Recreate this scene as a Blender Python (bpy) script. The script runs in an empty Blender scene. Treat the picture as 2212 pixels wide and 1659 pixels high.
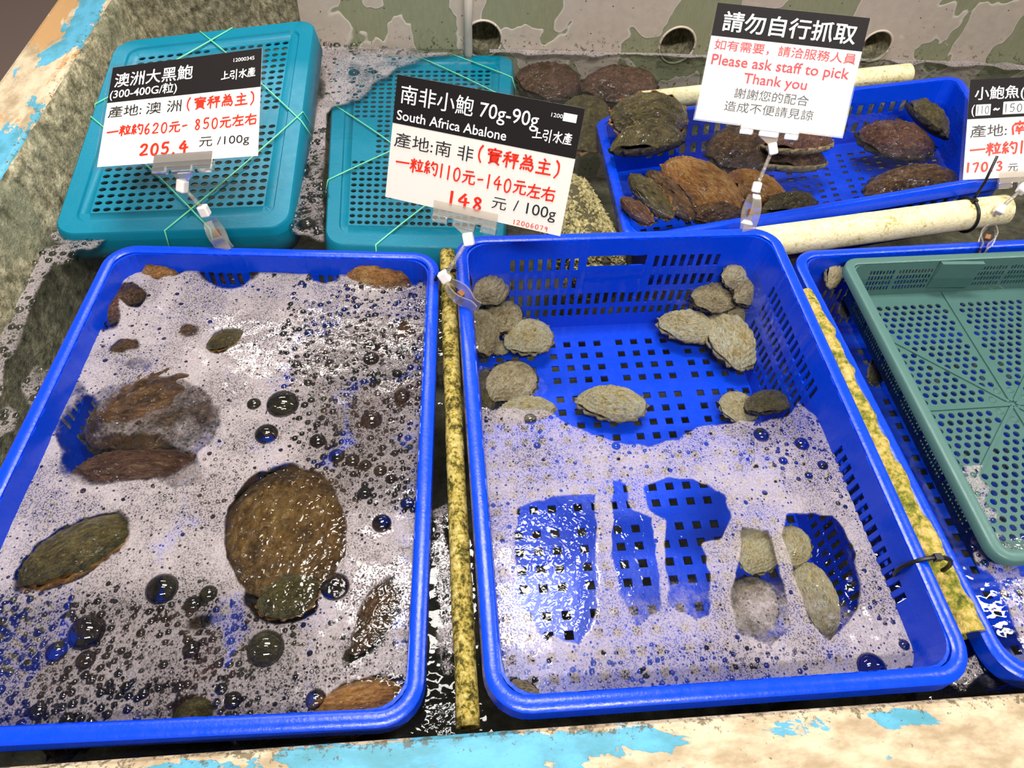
import bpy, bmesh, math, random
import numpy as np
from mathutils import Vector, Matrix

SC = bpy.context.scene
COL = SC.collection
random.seed(7)

# ------------------------------------------------------------------ camera
IW, IH, FPX = 2212, 1659, 1500.0
CAM_Z = 0.63
PITCH, ROLL, YAW = math.radians(51.80), math.radians(6.035), math.radians(-9.3)
def cam_axes():
    f = np.array([0, math.cos(PITCH), -math.sin(PITCH)]); r = np.array([1.0, 0, 0]); u = np.cross(r, f)
    c, s = math.cos(ROLL), math.sin(ROLL)
    r, u = c*r + s*u, -s*r + c*u
    c, s = math.cos(YAW), math.sin(YAW)
    Z = np.array([[c, -s, 0], [s, c, 0], [0, 0, 1]])
    return Z @ f, Z @ r, Z @ u
CF, CR, CU = cam_axes()
CAM = np.array([0, 0, CAM_Z])
cam_d = bpy.data.cameras.new('camera'); cam = bpy.data.objects.new('camera', cam_d); COL.objects.link(cam)
cam_d.sensor_width = 36; cam_d.lens = FPX/IW*36; cam_d.clip_start = 0.01
cam.matrix_world = Matrix(((CR[0], CU[0], -CF[0], 0), (CR[1], CU[1], -CF[1], 0), (CR[2], CU[2], -CF[2], CAM_Z), (0, 0, 0, 1)))
SC.camera = cam

# ------------------------------------------------------------------ world, lamps, exposure
world = bpy.data.worlds.new('market_hall'); SC.world = world; world.use_nodes = True
bg = world.node_tree.nodes['Background']; bg.inputs[0].default_value = (0.86, 0.84, 0.84, 1); bg.inputs[1].default_value = 0.17
def lamp(name, loc, sx, sy, power, col, rot=(0, 0, 0)):
    d = bpy.data.lights.new(name, 'AREA'); d.shape = 'RECTANGLE'; d.size = sx; d.size_y = sy; d.energy = power; d.color = col
    o = bpy.data.objects.new(name, d); COL.objects.link(o); o.location = loc; o.rotation_euler = rot
    return o
lamp('ceiling_lamp', (0.08, 1.05, 2.0), 0.84, 0.28, 34, (1.0, 0.96, 0.90))
lamp('ceiling_lamp', (-0.12, 0.62, 2.0), 0.6, 0.10, 7, (1.0, 0.96, 0.90))
lamp('ceiling_lamp', (-0.6, 2.6, 2.3), 1.3, 0.12, 24, (1.0, 0.95, 0.88), (math.radians(-25), 0, 0))
lamp('ceiling_lamp', (2.8, 1.0, 2.3), 1.3, 0.12, 28, (1.0, 0.95, 0.88), (math.radians(-10), math.radians(20), 0))
lamp('ceiling_lamp', (0.2, -1.0, 2.2), 1.3, 0.15, 60, (1.0, 0.96, 0.92), (math.radians(30), 0, 0))  # frontal lamp, unseen behind the camera, set to brighten the sign faces
SC.view_settings.view_transform = 'Standard'; SC.view_settings.look = 'None'
SC.view_settings.exposure = 0.3; SC.view_settings.gamma = 1; SC.view_settings.use_curve_mapping = False
try:
    SC.cycles.transparent_max_bounces = 10; SC.cycles.max_bounces = 5; SC.cycles.use_adaptive_sampling = True; SC.cycles.adaptive_threshold = .045; SC.cycles.caustics_reflective = False; SC.cycles.caustics_refractive = False
    SC.cycles.sample_clamp_indirect = 6
except Exception:
    pass

# ------------------------------------------------------------------ projection helpers
def ray(px, py):
    return CF + CR*(px - IW/2)/FPX - CU*(py - IH/2)/FPX
def at(px, py, z):
    d = ray(px, py); return CAM + d*((z - CAM_Z)/d[2])
def at_y(px, py, y):
    d = ray(px, py); return CAM + d*(y/d[1])
def at_t(px, py, t):
    return CAM + ray(px, py)*t
def pix(P):
    d = np.asarray(P) - CAM; z = d @ CF
    return IW/2 + FPX*(d @ CR)/z, IH/2 - FPX*(d @ CU)/z
def depth(P):
    return float((np.asarray(P) - CAM) @ CF)

# ------------------------------------------------------------------ mesh helpers
class MB:
    def __init__(self): self.v = []; self.f = []; self.m = []
    def add(self, vs, fs, mi=0):
        b = len(self.v); self.v += [tuple(map(float, p)) for p in vs]
        self.f += [tuple(b+i for i in f) for f in fs]; self.m += [mi]*len(fs)
    def box(self, c, s, R=None, mi=0):
        c = np.array(c); h = np.array(s)/2; R = np.eye(3) if R is None else R
        P = [c + R @ (h*np.array(k)) for k in [(-1,-1,-1),(1,-1,-1),(1,1,-1),(-1,1,-1),(-1,-1,1),(1,-1,1),(1,1,1),(-1,1,1)]]
        self.add(P, [(3,2,1,0),(4,5,6,7),(0,1,5,4),(1,2,6,5),(2,3,7,6),(3,0,4,7)], mi)
    def tube(self, pts, r, n=10, closed=False, mi=0, caps=True):
        pts = [np.array(p, float) for p in pts]; N = len(pts)
        rr = r if hasattr(r, '__len__') else [r]*N
        vs = []; prev = None
        for i, p in enumerate(pts):
            a = pts[(i-1) % N] if (closed or i > 0) else p; b = pts[(i+1) % N] if (closed or i < N-1) else p
            t = b - a; t /= (np.linalg.norm(t)+1e-12)
            if prev is None:
                ref = np.array([0, 0, 1.0]) if abs(t[2]) < .9 else np.array([1.0, 0, 0])
            else: ref = prev
            x = ref - t*(ref @ t); x /= (np.linalg.norm(x)+1e-12); prev = x; y = np.cross(t, x)
            vs += [p + rr[i]*(math.cos(2*math.pi*k/n)*x + math.sin(2*math.pi*k/n)*y) for k in range(n)]
        fs = []
        for i in range(N if closed else N-1):
            for k in range(n):
                j = (i+1) % N
                fs.append((i*n+k, i*n+(k+1) % n, j*n+(k+1) % n, j*n+k))
        if not closed and caps:
            fs.append(tuple(reversed(range(n)))); fs.append(tuple(range((N-1)*n, N*n)))
        self.add(vs, fs, mi)
    def build(self, name, mats, parent=None, smooth=False, angle=None):
        me = bpy.data.meshes.new(name); me.from_pydata(self.v, [], self.f)
        for m in (mats if isinstance(mats, (list, tuple)) else [mats]): me.materials.append(m)
        if any(self.m): me.polygons.foreach_set('material_index', self.m)
        if smooth: me.polygons.foreach_set('use_smooth', [True]*len(me.polygons))
        me.update()
        if angle is not None: me.set_sharp_from_angle(angle=math.radians(angle))
        o = bpy.data.objects.new(name, me); COL.objects.link(o)
        if parent is not None: o.parent = parent
        return o
def tag(o, label=None, cat=None, group=None, kind=None):
    if label: o['label'] = label
    if cat: o['category'] = cat
    if group: o['group'] = group
    if kind: o['kind'] = kind
    return o
def empty(name, label=None, cat=None, group=None, loc=(0, 0, 0)):
    o = bpy.data.objects.new(name, None); COL.objects.link(o); o.location = loc; o.empty_display_size = .02
    return tag(o, label, cat, group)
def solid(o, t, off=-1):
    m = o.modifiers.new('thickness', 'SOLIDIFY'); m.thickness = t; m.offset = off; return o
def bev(o, w, seg=2):
    m = o.modifiers.new('edges', 'BEVEL'); m.width = w; m.segments = seg; m.limit_method = 'ANGLE'; return o

# value noise in numpy (for shaping meshes and foam)
_rs = np.random.RandomState(3); _N = _rs.rand(64, 64, 64)
def vnoise(x, y, z=0):
    x, y, z = np.broadcast_arrays(np.asarray(x, float), np.asarray(y, float), np.asarray(z, float))
    xi, yi, zi = np.floor(x).astype(int), np.floor(y).astype(int), np.floor(z).astype(int)
    fx, fy, fz = x-xi, y-yi, z-zi
    fx, fy, fz = [q*q*(3-2*q) for q in (fx, fy, fz)]
    g = lambda a, b, c: _N[(xi+a) & 63, (yi+b) & 63, (zi+c) & 63]
    L = lambda a, b, t: a + (b-a)*t
    return L(L(L(g(0,0,0), g(1,0,0), fx), L(g(0,1,0), g(1,1,0), fx), fy), L(L(g(0,0,1), g(1,0,1), fx), L(g(0,1,1), g(1,1,1), fx), fy), fz)
def fbm(x, y, z=0, o=3):
    s = 0; a = .5
    for i in range(o): s = s + a*vnoise(x*2**i+11*i, y*2**i+7*i, np.asarray(z)*2**i); a *= .5
    return s

# ------------------------------------------------------------------ materials
def lin(c):
    return tuple(((x/255)/12.92 if x/255 <= .04045 else ((x/255+.055)/1.055)**2.4) for x in c)
def mat(name):
    m = bpy.data.materials.new(name); m.use_nodes = True; nt = m.node_tree; nt.nodes.clear()
    return m, nt
class NT:
    def __init__(self, nt): self.nt = nt
    def n(self, t, **kw):
        x = self.nt.nodes.new(t)
        for k, v in kw.items():
            if k.startswith('_'):
                x.inputs[k[1:]].default_value = v
            else: setattr(x, k, v)
        return x
    def l(self, a, b): self.nt.links.new(a, b)
    def obj(self): return self.n('ShaderNodeTexCoord').outputs['Object']
    def scale(self, vec, s, loc=(0, 0, 0)):
        m = self.n('ShaderNodeMapping'); m.inputs['Scale'].default_value = s if hasattr(s, '__len__') else (s, s, s); m.inputs['Location'].default_value = loc
        self.l(vec, m.inputs['Vector']); return m.outputs[0]
    def noise(self, vec, scale, detail=4, rough=.55, dist=0):
        x = self.n('ShaderNodeTexNoise'); x.inputs['Scale'].default_value = scale; x.inputs['Detail'].default_value = detail
        x.inputs['Roughness'].default_value = rough; x.inputs['Distortion'].default_value = dist; self.l(vec, x.inputs['Vector']); return x.outputs['Fac']
    def vor(self, vec, scale, feature='F1', rnd=1.0):
        x = self.n('ShaderNodeTexVoronoi'); x.feature = feature; x.inputs['Scale'].default_value = scale; x.inputs['Randomness'].default_value = rnd
        self.l(vec, x.inputs['Vector']); return x
    def ramp(self, fac, stops, interp='LINEAR'):
        x = self.n('ShaderNodeValToRGB'); e = x.color_ramp.elements; x.color_ramp.interpolation = interp
        while len(e) < len(stops): e.new(.5)
        for i, (p, c) in enumerate(stops):
            e[i].position = p; e[i].color = (c[0], c[1], c[2], 1) if hasattr(c, '__len__') else (c, c, c, 1)
        self.l(fac, x.inputs[0]); return x.outputs[0]
    def math(self, op, a, b=None, clamp=False):
        x = self.n('ShaderNodeMath'); x.operation = op; x.use_clamp = clamp
        for i, q in enumerate((a, b)):
            if q is None: continue
            if isinstance(q, (int, float)): x.inputs[i].default_value = q
            else: self.l(q, x.inputs[i])
        return x.outputs[0]
    def mixc(self, f, a, b):
        x = self.n('ShaderNodeMix'); x.data_type = 'RGBA'
        for s, q in ((0, f), (6, a), (7, b)):
            if isinstance(q, (int, float)): x.inputs[s].default_value = q
            elif isinstance(q, tuple): x.inputs[s].default_value = (q[0], q[1], q[2], 1)
            else: self.l(q, x.inputs[s])
        return x.outputs[2]
    def smooth(self, v, a, b, lo=0., hi=1.):
        x = self.n('ShaderNodeMapRange'); x.interpolation_type = 'SMOOTHSTEP'
        x.inputs['From Min'].default_value = a; x.inputs['From Max'].default_value = b; x.inputs['To Min'].default_value = lo; x.inputs['To Max'].default_value = hi
        self.l(v, x.inputs['Value']); return x.outputs[0]
    def bump(self, h, dist, strength=1.0, normal=None):
        x = self.n('ShaderNodeBump'); x.inputs['Distance'].default_value = dist; x.inputs['Strength'].default_value = strength
        self.l(h, x.inputs['Height'])
        if normal is not None: self.l(normal, x.inputs['Normal'])
        return x.outputs[0]
    def out(self, sh):
        o = self.n('ShaderNodeOutputMaterial'); self.l(sh, o.inputs[0])
    def pbsdf(self, col, rough=.4, normal=None, spec=.5, **kw):
        p = self.n('ShaderNodeBsdfPrincipled')
        if isinstance(col, tuple): p.inputs['Base Color'].default_value = (*col[:3], 1)
        else: self.l(col, p.inputs['Base Color'])
        if isinstance(rough, (int, float)): p.inputs['Roughness'].default_value = rough
        else: self.l(rough, p.inputs['Roughness'])
        p.inputs['Specular IOR Level'].default_value = spec
        if normal is not None: self.l(normal, p.inputs['Normal'])
        for k, v in kw.items(): p.inputs[k].default_value = v
        return p.outputs[0]
    def mixs(self, f, a, b):
        x = self.n('ShaderNodeMixShader')
        if isinstance(f, (int, float)): x.inputs[0].default_value = f
        else: self.l(f, x.inputs[0])
        self.l(a, x.inputs[1]); self.l(b, x.inputs[2]); return x.outputs[0]

def plastic(name, rgb, rough=.35, wear=.12, spec=.5):
    m, nt = mat(name); g = NT(nt); v = g.obj()
    c = lin(rgb)
    n1 = g.noise(v, 35, 5, .6)
    col = g.mixc(g.math('MULTIPLY', g.smooth(n1, .45, .8), wear), c, tuple(min(1, x*1.3+.05) for x in c))
    r = g.math('ADD', g.math('MULTIPLY', g.noise(v, 90, 3), .25), rough-.12)
    b = g.bump(g.noise(v, 260, 2), .0004, .5)
    g.out(g.pbsdf(col, r, b, spec)); return m
M = {}
M['blue'] = plastic('blue_plastic', (0, 60, 204), .27, .06, .4)
M['teal'] = plastic('teal_plastic', (0, 114, 140), .40, .06, .3)
M['green'] = plastic('grey_green_plastic', (76, 110, 104), .38, .10, .35)
def simple(name, rgb, rough=.5, spec=.5, **kw):
    m, nt = mat(name); g = NT(nt); g.out(g.pbsdf(lin(rgb), rough, None, spec, **kw)); return m
M['black_ink'] = simple('black_print', (26, 22, 22), .6, .15)
M['thin_ink'] = simple('black_lettering', (24, 24, 30), .45)
M['white_ink'] = simple('white_print', (250, 248, 246), .5)
M['red_print'] = simple('red_print', (214, 34, 48), .5)
M['red_pen'] = simple('red_marker', (226, 40, 14), .45)
M['paper'] = simple('white_card', (236, 229, 220), .6)
M['tie'] = simple('black_nylon', (14, 14, 16), .4)
M['joint'] = simple('milky_plastic', (240, 232, 226), .35)
M['patch'] = simple('correction_tape', (236, 236, 232), .5)
M['dark'] = simple('dark_hole', (34, 28, 20), .8)
def clear(name, tint, opac, rough=.05, glossy=.9):
    m, nt = mat(name); g = NT(nt)
    tr = g.n('ShaderNodeBsdfTransparent'); tr.inputs[0].default_value = (*tint, 1)
    gl = g.n('ShaderNodeBsdfGlossy'); gl.inputs['Roughness'].default_value = rough
    df = g.n('ShaderNodeBsdfDiffuse'); df.inputs[0].default_value = (*lin((226, 214, 200)), 1)
    lw = g.n('ShaderNodeFresnel'); lw.inputs[0].default_value = 1.5
    a = g.mixs(opac, tr.outputs[0], df.outputs[0])
    g.out(g.mixs(g.math('MULTIPLY', lw.outputs[0], glossy, True), a, gl.outputs[0])); return m
M['clear'] = clear('clear_acrylic', (.985, .97, .945), .16, .10, .7)
M['film'] = clear('laminate_film', (.985, .985, .985), .006, .14, .18)
M['hose'] = clear('pale_hose', (.70, .82, .84), .45, .15)

def mossy(name):
    m, nt = mat(name); g = NT(nt); v = g.obj()
    vs = g.scale(v, (1, .35, 1))
    n1 = g.noise(v, 7, 4, .6); n2 = g.noise(g.scale(v, (1, .5, .6)), 120, 6, .75); n3 = g.noise(v, 30, 5, .65)
    base = g.ramp(n2, [(.30, lin((62, 60, 44))), (.44, lin((122, 116, 92))), (.55, lin((166, 158, 128))), (.68, lin((216, 204, 172)))])
    c = g.mixc(g.smooth(n1, .42, .62), base, g.mixc(.62, base, lin((110, 116, 94))))
    c = g.mixc(g.math('MULTIPLY', g.smooth(n3, .55, .70), .7), c, lin((58, 56, 30)))
    b = g.bump(n2, .006, .9)
    g.out(g.pbsdf(c, .8, b, .25)); return m
M['moss'] = mossy('mossy_concrete')

def backwall():
    m, nt = mat('peeling_grey_paint'); g = NT(nt); v = g.obj()
    n1 = g.noise(g.scale(v, (1, 1, .75)), 8.5, 3, .5, .35)
    mask = g.smooth(n1, .505, .515)
    rim = g.math('MULTIPLY', g.smooth(n1, .47, .507), g.math('SUBTRACT', 1, mask))
    n2 = g.noise(v, 60, 5, .6)
    grey = g.mixc(n2, lin((166, 152, 138)), lin((192, 179, 165)))
    oli = g.mixc(g.noise(g.scale(v, (3, 3, .6)), 90, 4, .7), lin((118, 120, 94)), lin((148, 148, 118)))
    c = g.mixc(mask, grey, oli)
    c = g.mixc(g.math('MULTIPLY', g.smooth(n1, .490, .505), g.math('MULTIPLY', g.math('SUBTRACT', 1, mask), .6)), c, lin((204, 196, 180)))
    sp = g.vor(v, 55); c = g.mixc(g.smooth(sp.outputs['Distance'], .10, .03), c, lin((36, 30, 34)))
    # speckles of grime low on the wall
    sep = g.n('ShaderNodeSeparateXYZ'); g.l(v, sep.inputs[0])
    low = g.smooth(sep.outputs['Z'], .05, .0)
    c = g.mixc(g.math('MULTIPLY', g.math('MULTIPLY', low, g.smooth(g.noise(v, 140, 3, .6), .58, .66)), .8), c, lin((66, 58, 36)))
    b = g.bump(g.math('ADD', g.math('MULTIPLY', mask, -.6), g.math('MULTIPLY', n2, .3)), .0016, .8)
    g.out(g.pbsdf(c, .55, b, .35)); return m
M['backwall'] = backwall()
def coping(name, along):
    m, nt = mat(name); g = NT(nt); v = g.obj()
    sc = (.5, 1, 1) if along == 'x' else (1, .42, 1)
    vv = g.scale(v, sc)
    n1 = g.noise(vv, 13, 8, .66, .5); n2 = g.noise(g.scale(v, sc, (3, 1, 0)), 10, 6, .62, .3); n3 = g.noise(g.scale(v, (1, 1, 1), (5, 2, 0)), 150, 5, .72); n4 = g.noise(vv, 45, 5, .65)
    cream = g.mixc(g.smooth(n4, .32, .66), lin((150, 130, 100)), lin((198, 180, 152)))
    sep = g.n('ShaderNodeSeparateXYZ'); g.l(v, sep.inputs[0])
    if along == 'x': edge = g.math('MULTIPLY', g.smooth(sep.outputs['Y'], .088, .100), g.smooth(sep.outputs['Y'], .114, .106)); edge2 = g.smooth(sep.outputs['Y'], .098, .117)
    else: edge = g.smooth(sep.outputs['X'], -.585, -.545); edge2 = g.smooth(sep.outputs['X'], -.555, -.515)
    thr = g.math('ADD', n1, g.math('MULTIPLY', edge, .085))
    c = g.mixc(g.smooth(n2, .56, .575), cream, lin((178, 138, 92)))
    c = g.mixc(g.smooth(thr, .575, .588), c, g.mixc(g.smooth(n4, .35, .65), lin((70, 136, 152)), lin((84, 160, 192))))
    sp = g.math('ADD', n3, g.math('MULTIPLY', edge2, .15))
    c = g.mixc(g.math('MULTIPLY', g.smooth(sp, .63, .70), .8), c, lin((74, 66, 40)))
    b = g.bump(g.math('ADD', g.math('MULTIPLY', g.smooth(thr, .57, .60), -.5), n4), .0012, .7)
    g.out(g.pbsdf(c, .5, b, .4)); return m
M['cop_x'] = coping('flaking_paint_front', 'x'); M['cop_y'] = coping('flaking_paint_side', 'y')
def tankfloor():
    m, nt = mat('tank_bottom'); g = NT(nt); v = g.obj()
    c = g.ramp(g.noise(v, 24, 6, .65), [(.3, lin((40, 36, 28))), (.55, lin((84, 80, 64))), (.75, lin((116, 108, 88)))])
    g.out(g.pbsdf(c, .8, g.bump(g.noise(v, 60, 4), .01, .7), .2)); return m
M['tankfloor'] = tankfloor()
M['floor'] = simple('hall_floor', (128, 108, 98), .5)

def water_mat():
    m, nt = mat('clear_water'); g = NT(nt); v = g.obj()
    at_ = g.n('ShaderNodeAttribute'); at_.attribute_name = 'ripple'
    h = g.math('ADD', g.math('MULTIPLY', g.noise(v, 38, 2, .5), .45), g.math('MULTIPLY', g.math('MULTIPLY', g.noise(v, 150, 1.0, .5, .7), 1.5), at_.outputs['Fac']))
    b = g.bump(h, .010, .35)
    tr = g.n('ShaderNodeBsdfTransparent'); tr.inputs[0].default_value = (.94, .972, .972, 1)
    gl = g.n('ShaderNodeBsdfGlossy'); gl.inputs['Roughness'].default_value = .03; g.l(b, gl.inputs['Normal'])
    fr = g.n('ShaderNodeFresnel'); fr.inputs[0].default_value = 1.34; g.l(b, fr.inputs['Normal'])
    g.out(g.mixs(fr.outputs[0], tr.outputs[0], gl.outputs[0])); return m
M['water'] = water_mat()
def foam_mat(name, tint):
    m, nt = mat(name); g = NT(nt); v0 = g.obj()
    dens = g.n('ShaderNodeAttribute'); dens.attribute_name = 'froth'
    coarse = g.n('ShaderNodeAttribute'); coarse.attribute_name = 'openness'
    d = dens.outputs['Fac']; co = coarse.outputs['Fac']
    nz = g.n('ShaderNodeTexNoise'); nz.inputs['Scale'].default_value = 120; g.l(v0, nz.inputs['Vector'])
    sub = g.n('ShaderNodeVectorMath'); sub.operation = 'MULTIPLY_ADD'; g.l(nz.outputs['Color'], sub.inputs[0]); sub.inputs[1].default_value = (.002, .002, 0); g.l(v0, sub.inputs[2])
    v = g.scale(sub.outputs[0], (1, 1, 0))
    va = g.vor(v, 620); vb = g.vor(v, 300); vc = g.vor(v, 125)
    def pres(vor, lo, hi):   # which cells hold a clear bubble: more of them where the froth is coarse
        s = g.n('ShaderNodeSeparateColor'); g.l(vor.outputs['Color'], s.inputs[0])
        th = g.math('ADD', g.math('MULTIPLY', co, hi-lo), lo)
        return g.math('LESS_THAN', s.outputs[0], th), s.outputs[1]
    pb, rb = pres(vb, .20, .75); pc, rc = pres(vc, .03, .60)
    def dome(vor, r): return g.math('SQRT', g.math('MAXIMUM', g.math('SUBTRACT', 1, g.math('POWER', g.math('DIVIDE', vor.outputs['Distance'], r), 2)), 0))
    rcv = g.math('ADD', g.math('MULTIPLY', rc, .22), .16); rbv = g.math('ADD', g.math('MULTIPLY', rb, .2), .22)
    da = dome(va, .55); db = g.math('MULTIPLY', dome(vb, rbv), pb); dc = g.math('MULTIPLY', dome(vc, rcv), pc)
    hole = g.math('MAXIMUM', g.math('MULTIPLY', g.smooth(db, .15, .55), .92), g.math('MULTIPLY', g.smooth(dc, .1, .5), .97))
    patchy = g.smooth(g.noise(v0, 16, 4, .6, .4), .36, .66)     # thick creamy froth here, thin watery froth there
    mv = g.math('SUBTRACT', .80, g.math('MULTIPLY', patchy, .62)); mv = g.math('ADD', mv, g.math('MULTIPLY', co, .2), True)
    micro = g.math('SUBTRACT', 1, g.math('MULTIPLY', g.smooth(va.outputs['Distance'], .52, .22), mv))
    micro = g.math('MULTIPLY', micro, g.math('ADD', g.math('MULTIPLY', patchy, .26), .72))
    big = g.math('ADD', g.math('MULTIPLY', g.noise(v0, 45, 4, .6), .6), g.math('MULTIPLY', g.noise(v0, 260, 3, .6), .42))
    dd = g.smooth(g.math('ADD', d, g.math('MULTIPLY', g.math('SUBTRACT', big, .5), .7)), .22, .62)
    cov = g.math('MULTIPLY', g.math('MULTIPLY', dd, micro), g.math('SUBTRACT', 1, hole), True)
    cov = g.math('MULTIPLY', cov, g.math('SUBTRACT', .90, g.math('MULTIPLY', co, .42)), True)
    h = g.math('MAXIMUM', g.math('MULTIPLY', da, .45), g.math('MAXIMUM', g.math('MULTIPLY', db, 1.3), g.math('MULTIPLY', dc, 2.6)))
    b = g.bump(h, .0022, 1.0)
    df = g.n('ShaderNodeBsdfDiffuse'); df.inputs[0].default_value = (*tint, 1); g.l(g.bump(h, .0010, .5), df.inputs['Normal'])
    tl = g.n('ShaderNodeBsdfTranslucent'); tl.inputs[0].default_value = (*tint, 1)
    froth = g.mixs(.3, df.outputs[0], tl.outputs[0])
    tr = g.n('ShaderNodeBsdfTransparent')
    gl = g.n('ShaderNodeBsdfGlossy'); gl.inputs['Roughness'].default_value = .10; g.l(b, gl.inputs['Normal'])
    fr = g.n('ShaderNodeFresnel'); fr.inputs[0].default_value = 1.5; g.l(b, fr.inputs['Normal'])
    base = g.mixs(cov, tr.outputs[0], froth)
    there = g.smooth(d, .08, .3)
    g.out(g.mixs(g.math('MULTIPLY', fr.outputs[0], g.math('MULTIPLY', there, .7), True), base, gl.outputs[0])); return m
M['foam'] = foam_mat('white_froth', lin((197, 185, 186)))
def bubble_mat():
    m, nt = mat('bubble_film'); g = NT(nt)
    lw = g.n('ShaderNodeLayerWeight'); lw.inputs['Blend'].default_value = .5
    tr = g.n('ShaderNodeBsdfTransparent'); tr.inputs[0].default_value = (.9, .9, .9, 1)
    gl = g.n('ShaderNodeBsdfGlossy'); gl.inputs['Roughness'].default_value = .025
    fr = g.n('ShaderNodeFresnel'); fr.inputs[0].default_value = 1.6
    g.out(g.mixs(g.math('ADD', fr.outputs[0], .01, True), tr.outputs[0], gl.outputs[0])); return m
M['bubble'] = bubble_mat()

def shell_mat(name, stops, rid, spec=.5, rough=.45, sc=1.0, wet=0.):
    m, nt = mat(name); g = NT(nt); v = g.obj()
    oi = g.n('ShaderNodeObjectInfo')
    add = g.n('ShaderNodeVectorMath'); add.operation = 'MULTIPLY_ADD'; g.l(oi.outputs['Random'], add.inputs[0]); add.inputs[1].default_value = (9, 7, 5); g.l(v, add.inputs[2])
    q = add.outputs[0]
    n1 = g.noise(g.scale(q, (1, 1.8, 1)), 8*sc, 7, .70, .6); n2 = g.noise(q, 3.2*sc, 3, .5)
    c = g.ramp(g.math('ADD', g.math('MULTIPLY', n1, .75), g.math('MULTIPLY', n2, .3)), stops)
    h = g.noise(g.scale(q, (1, 2.4, 1)), 17*sc, 7, .74, .9)
    c = g.mixc(g.math('MULTIPLY', g.smooth(h, .52, .40), .52), c, stops[0][1])  # crevice shade put into the colour: darker where the relief is low
    fine = g.noise(q, 70, 3, .6); b = g.bump(g.math('ADD', g.math('ADD', h, g.math('MULTIPLY', fine, .22)), g.math('MULTIPLY', n1, 1.2)), rid, .95)
    c = g.mixc(g.math('MULTIPLY', g.smooth(g.noise(g.scale(q, 1, (4, 4, 4)), 26, 3, .6), .60, .70), .5), c, tuple(min(1, x*1.5+.03) for x in stops[-1][1]))
    sh = g.pbsdf(c, rough, b, spec)
    if wet:
        pn = sh.node; pn.inputs['Coat Weight'].default_value = wet; pn.inputs['Coat Roughness'].default_value = .06
        wn = g.bump(g.math('ADD', g.noise(q, 13, 3, .5, .6), g.math('MULTIPLY', n2, .8)), .05, 1.0); g.l(wn, pn.inputs['Coat Normal'])
    g.out(sh); return m
M['cream_shell'] = shell_mat('cream_shell', [(.28, lin((96, 76, 44))), (.38, lin((202, 172, 112))), (.48, lin((250, 224, 166))), (.62, lin((255, 245, 214)))], .012)
M['grey_shell'] = shell_mat('grey_shell', [(.28, lin((66, 60, 48))), (.40, lin((158, 134, 96))), (.51, lin((212, 186, 138))), (.66, lin((246, 228, 188)))], .012)
M['brown_shell'] = shell_mat('brown_shell', [(.30, lin((26, 18, 10))), (.44, lin((74, 50, 30))), (.56, lin((122, 88, 52))), (.72, lin((178, 134, 92)))], .018, .5, .4, 1.0, .9)
M['red_shell'] = shell_mat('reddish_shell', [(.30, lin((44, 28, 18))), (.44, lin((104, 66, 48))), (.58, lin((150, 104, 80))), (.72, lin((196, 158, 120)))], .018, .5, .4, 1.0, .9)
M['olive_shell'] = shell_mat('olive_shell', [(.30, lin((30, 26, 12))), (.44, lin((82, 72, 38))), (.58, lin((126, 112, 64))), (.74, lin((170, 152, 98)))], .016, .5, .4, 1.0, .9)
M['orange_shell'] = shell_mat('orange_shell', [(.26, lin((66, 34, 10))), (.39, lin((150, 88, 34))), (.53, lin((204, 142, 70))), (.68, lin((232, 188, 118)))], .016, .5, .4, 1.0, .9)
M['golden_shell'] = shell_mat('golden_brown_shell', [(.28, lin((36, 24, 10))), (.41, lin((98, 68, 32))), (.54, lin((146, 106, 54))), (.70, lin((190, 152, 96)))], .016, .5, .4, 1.0, .9)
M['dark_flesh'] = shell_mat('dark_flesh', [(.3, lin((14, 10, 8))), (.5, lin((36, 28, 22))), (.7, lin((70, 58, 44)))], .004, .6, .3)
M['pale_flesh'] = shell_mat('pale_flesh', [(.3, lin((84, 70, 46))), (.5, lin((156, 136, 96))), (.7, lin((200, 182, 138)))], .004, .6, .3)

# ------------------------------------------------------------------ the tank
WALL_X, WALL_Y, COP_Z = -.502, 1.275, .08
def plane(name, P, mt):
    b = MB(); b.add(P, [(0, 1, 2, 3)]); return tag(b.build(name, mt), kind='structure')
def slab(name, x0, x1, y0, y1, z0, z1, mt, bw=.006):
    b = MB(); b.box(((x0+x1)/2, (y0+y1)/2, (z0+z1)/2), (x1-x0, y1-y0, z1-z0)); o = b.build(name, mt); bev(o, bw, 3); return tag(o, kind='structure')
slab('floor', -7, 7, -2.5, 8.0, -.90, -.88, M['floor'])
slab('trim_1', -.56, 1.75, .13, 1.4, -.30, -.27, M['tankfloor'])
# mossy side wall: rough face leaning out to the painted ledge
def rough_wall():
    ny, nz = 150, 26; y = np.linspace(.10, WALL_Y+.012, ny); z = np.linspace(-.27, COP_Z-.002, nz)
    Y, Z = np.meshgrid(y, z, indexing='ij')
    X = WALL_X - np.clip(Z, 0, 1)*.30 + (fbm(Y*40, Z*60, 3, 4)-.47)*.010
    vs = np.stack([X, Y, Z], -1).reshape(-1, 3)
    fs = [(i*nz+j, i*nz+j+1, (i+1)*nz+j+1, (i+1)*nz+j) for i in range(ny-1) for j in range(nz-1)]
    b = MB(); b.add(vs, fs); o = b.build('wall_left', M['moss'], smooth=True); solid(o, .02, 1); tag(o, kind='structure')
rough_wall()
slab('trim_2', -.612, WALL_X-.024, .07, 1.60, -.28, COP_Z, M['cop_y'], .010)
slab('trim_3', -.62, 1.75, -.20, .1165, -.28, .052, M['cop_x'], .008)
slab('wall_front', -.56, 1.75, .1165, .1215, -.27, -.01, M['moss'], .002)
HOLES = [(.088, .019, .034), (.452, .018, .034), (.842, .026, .030)]
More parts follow.
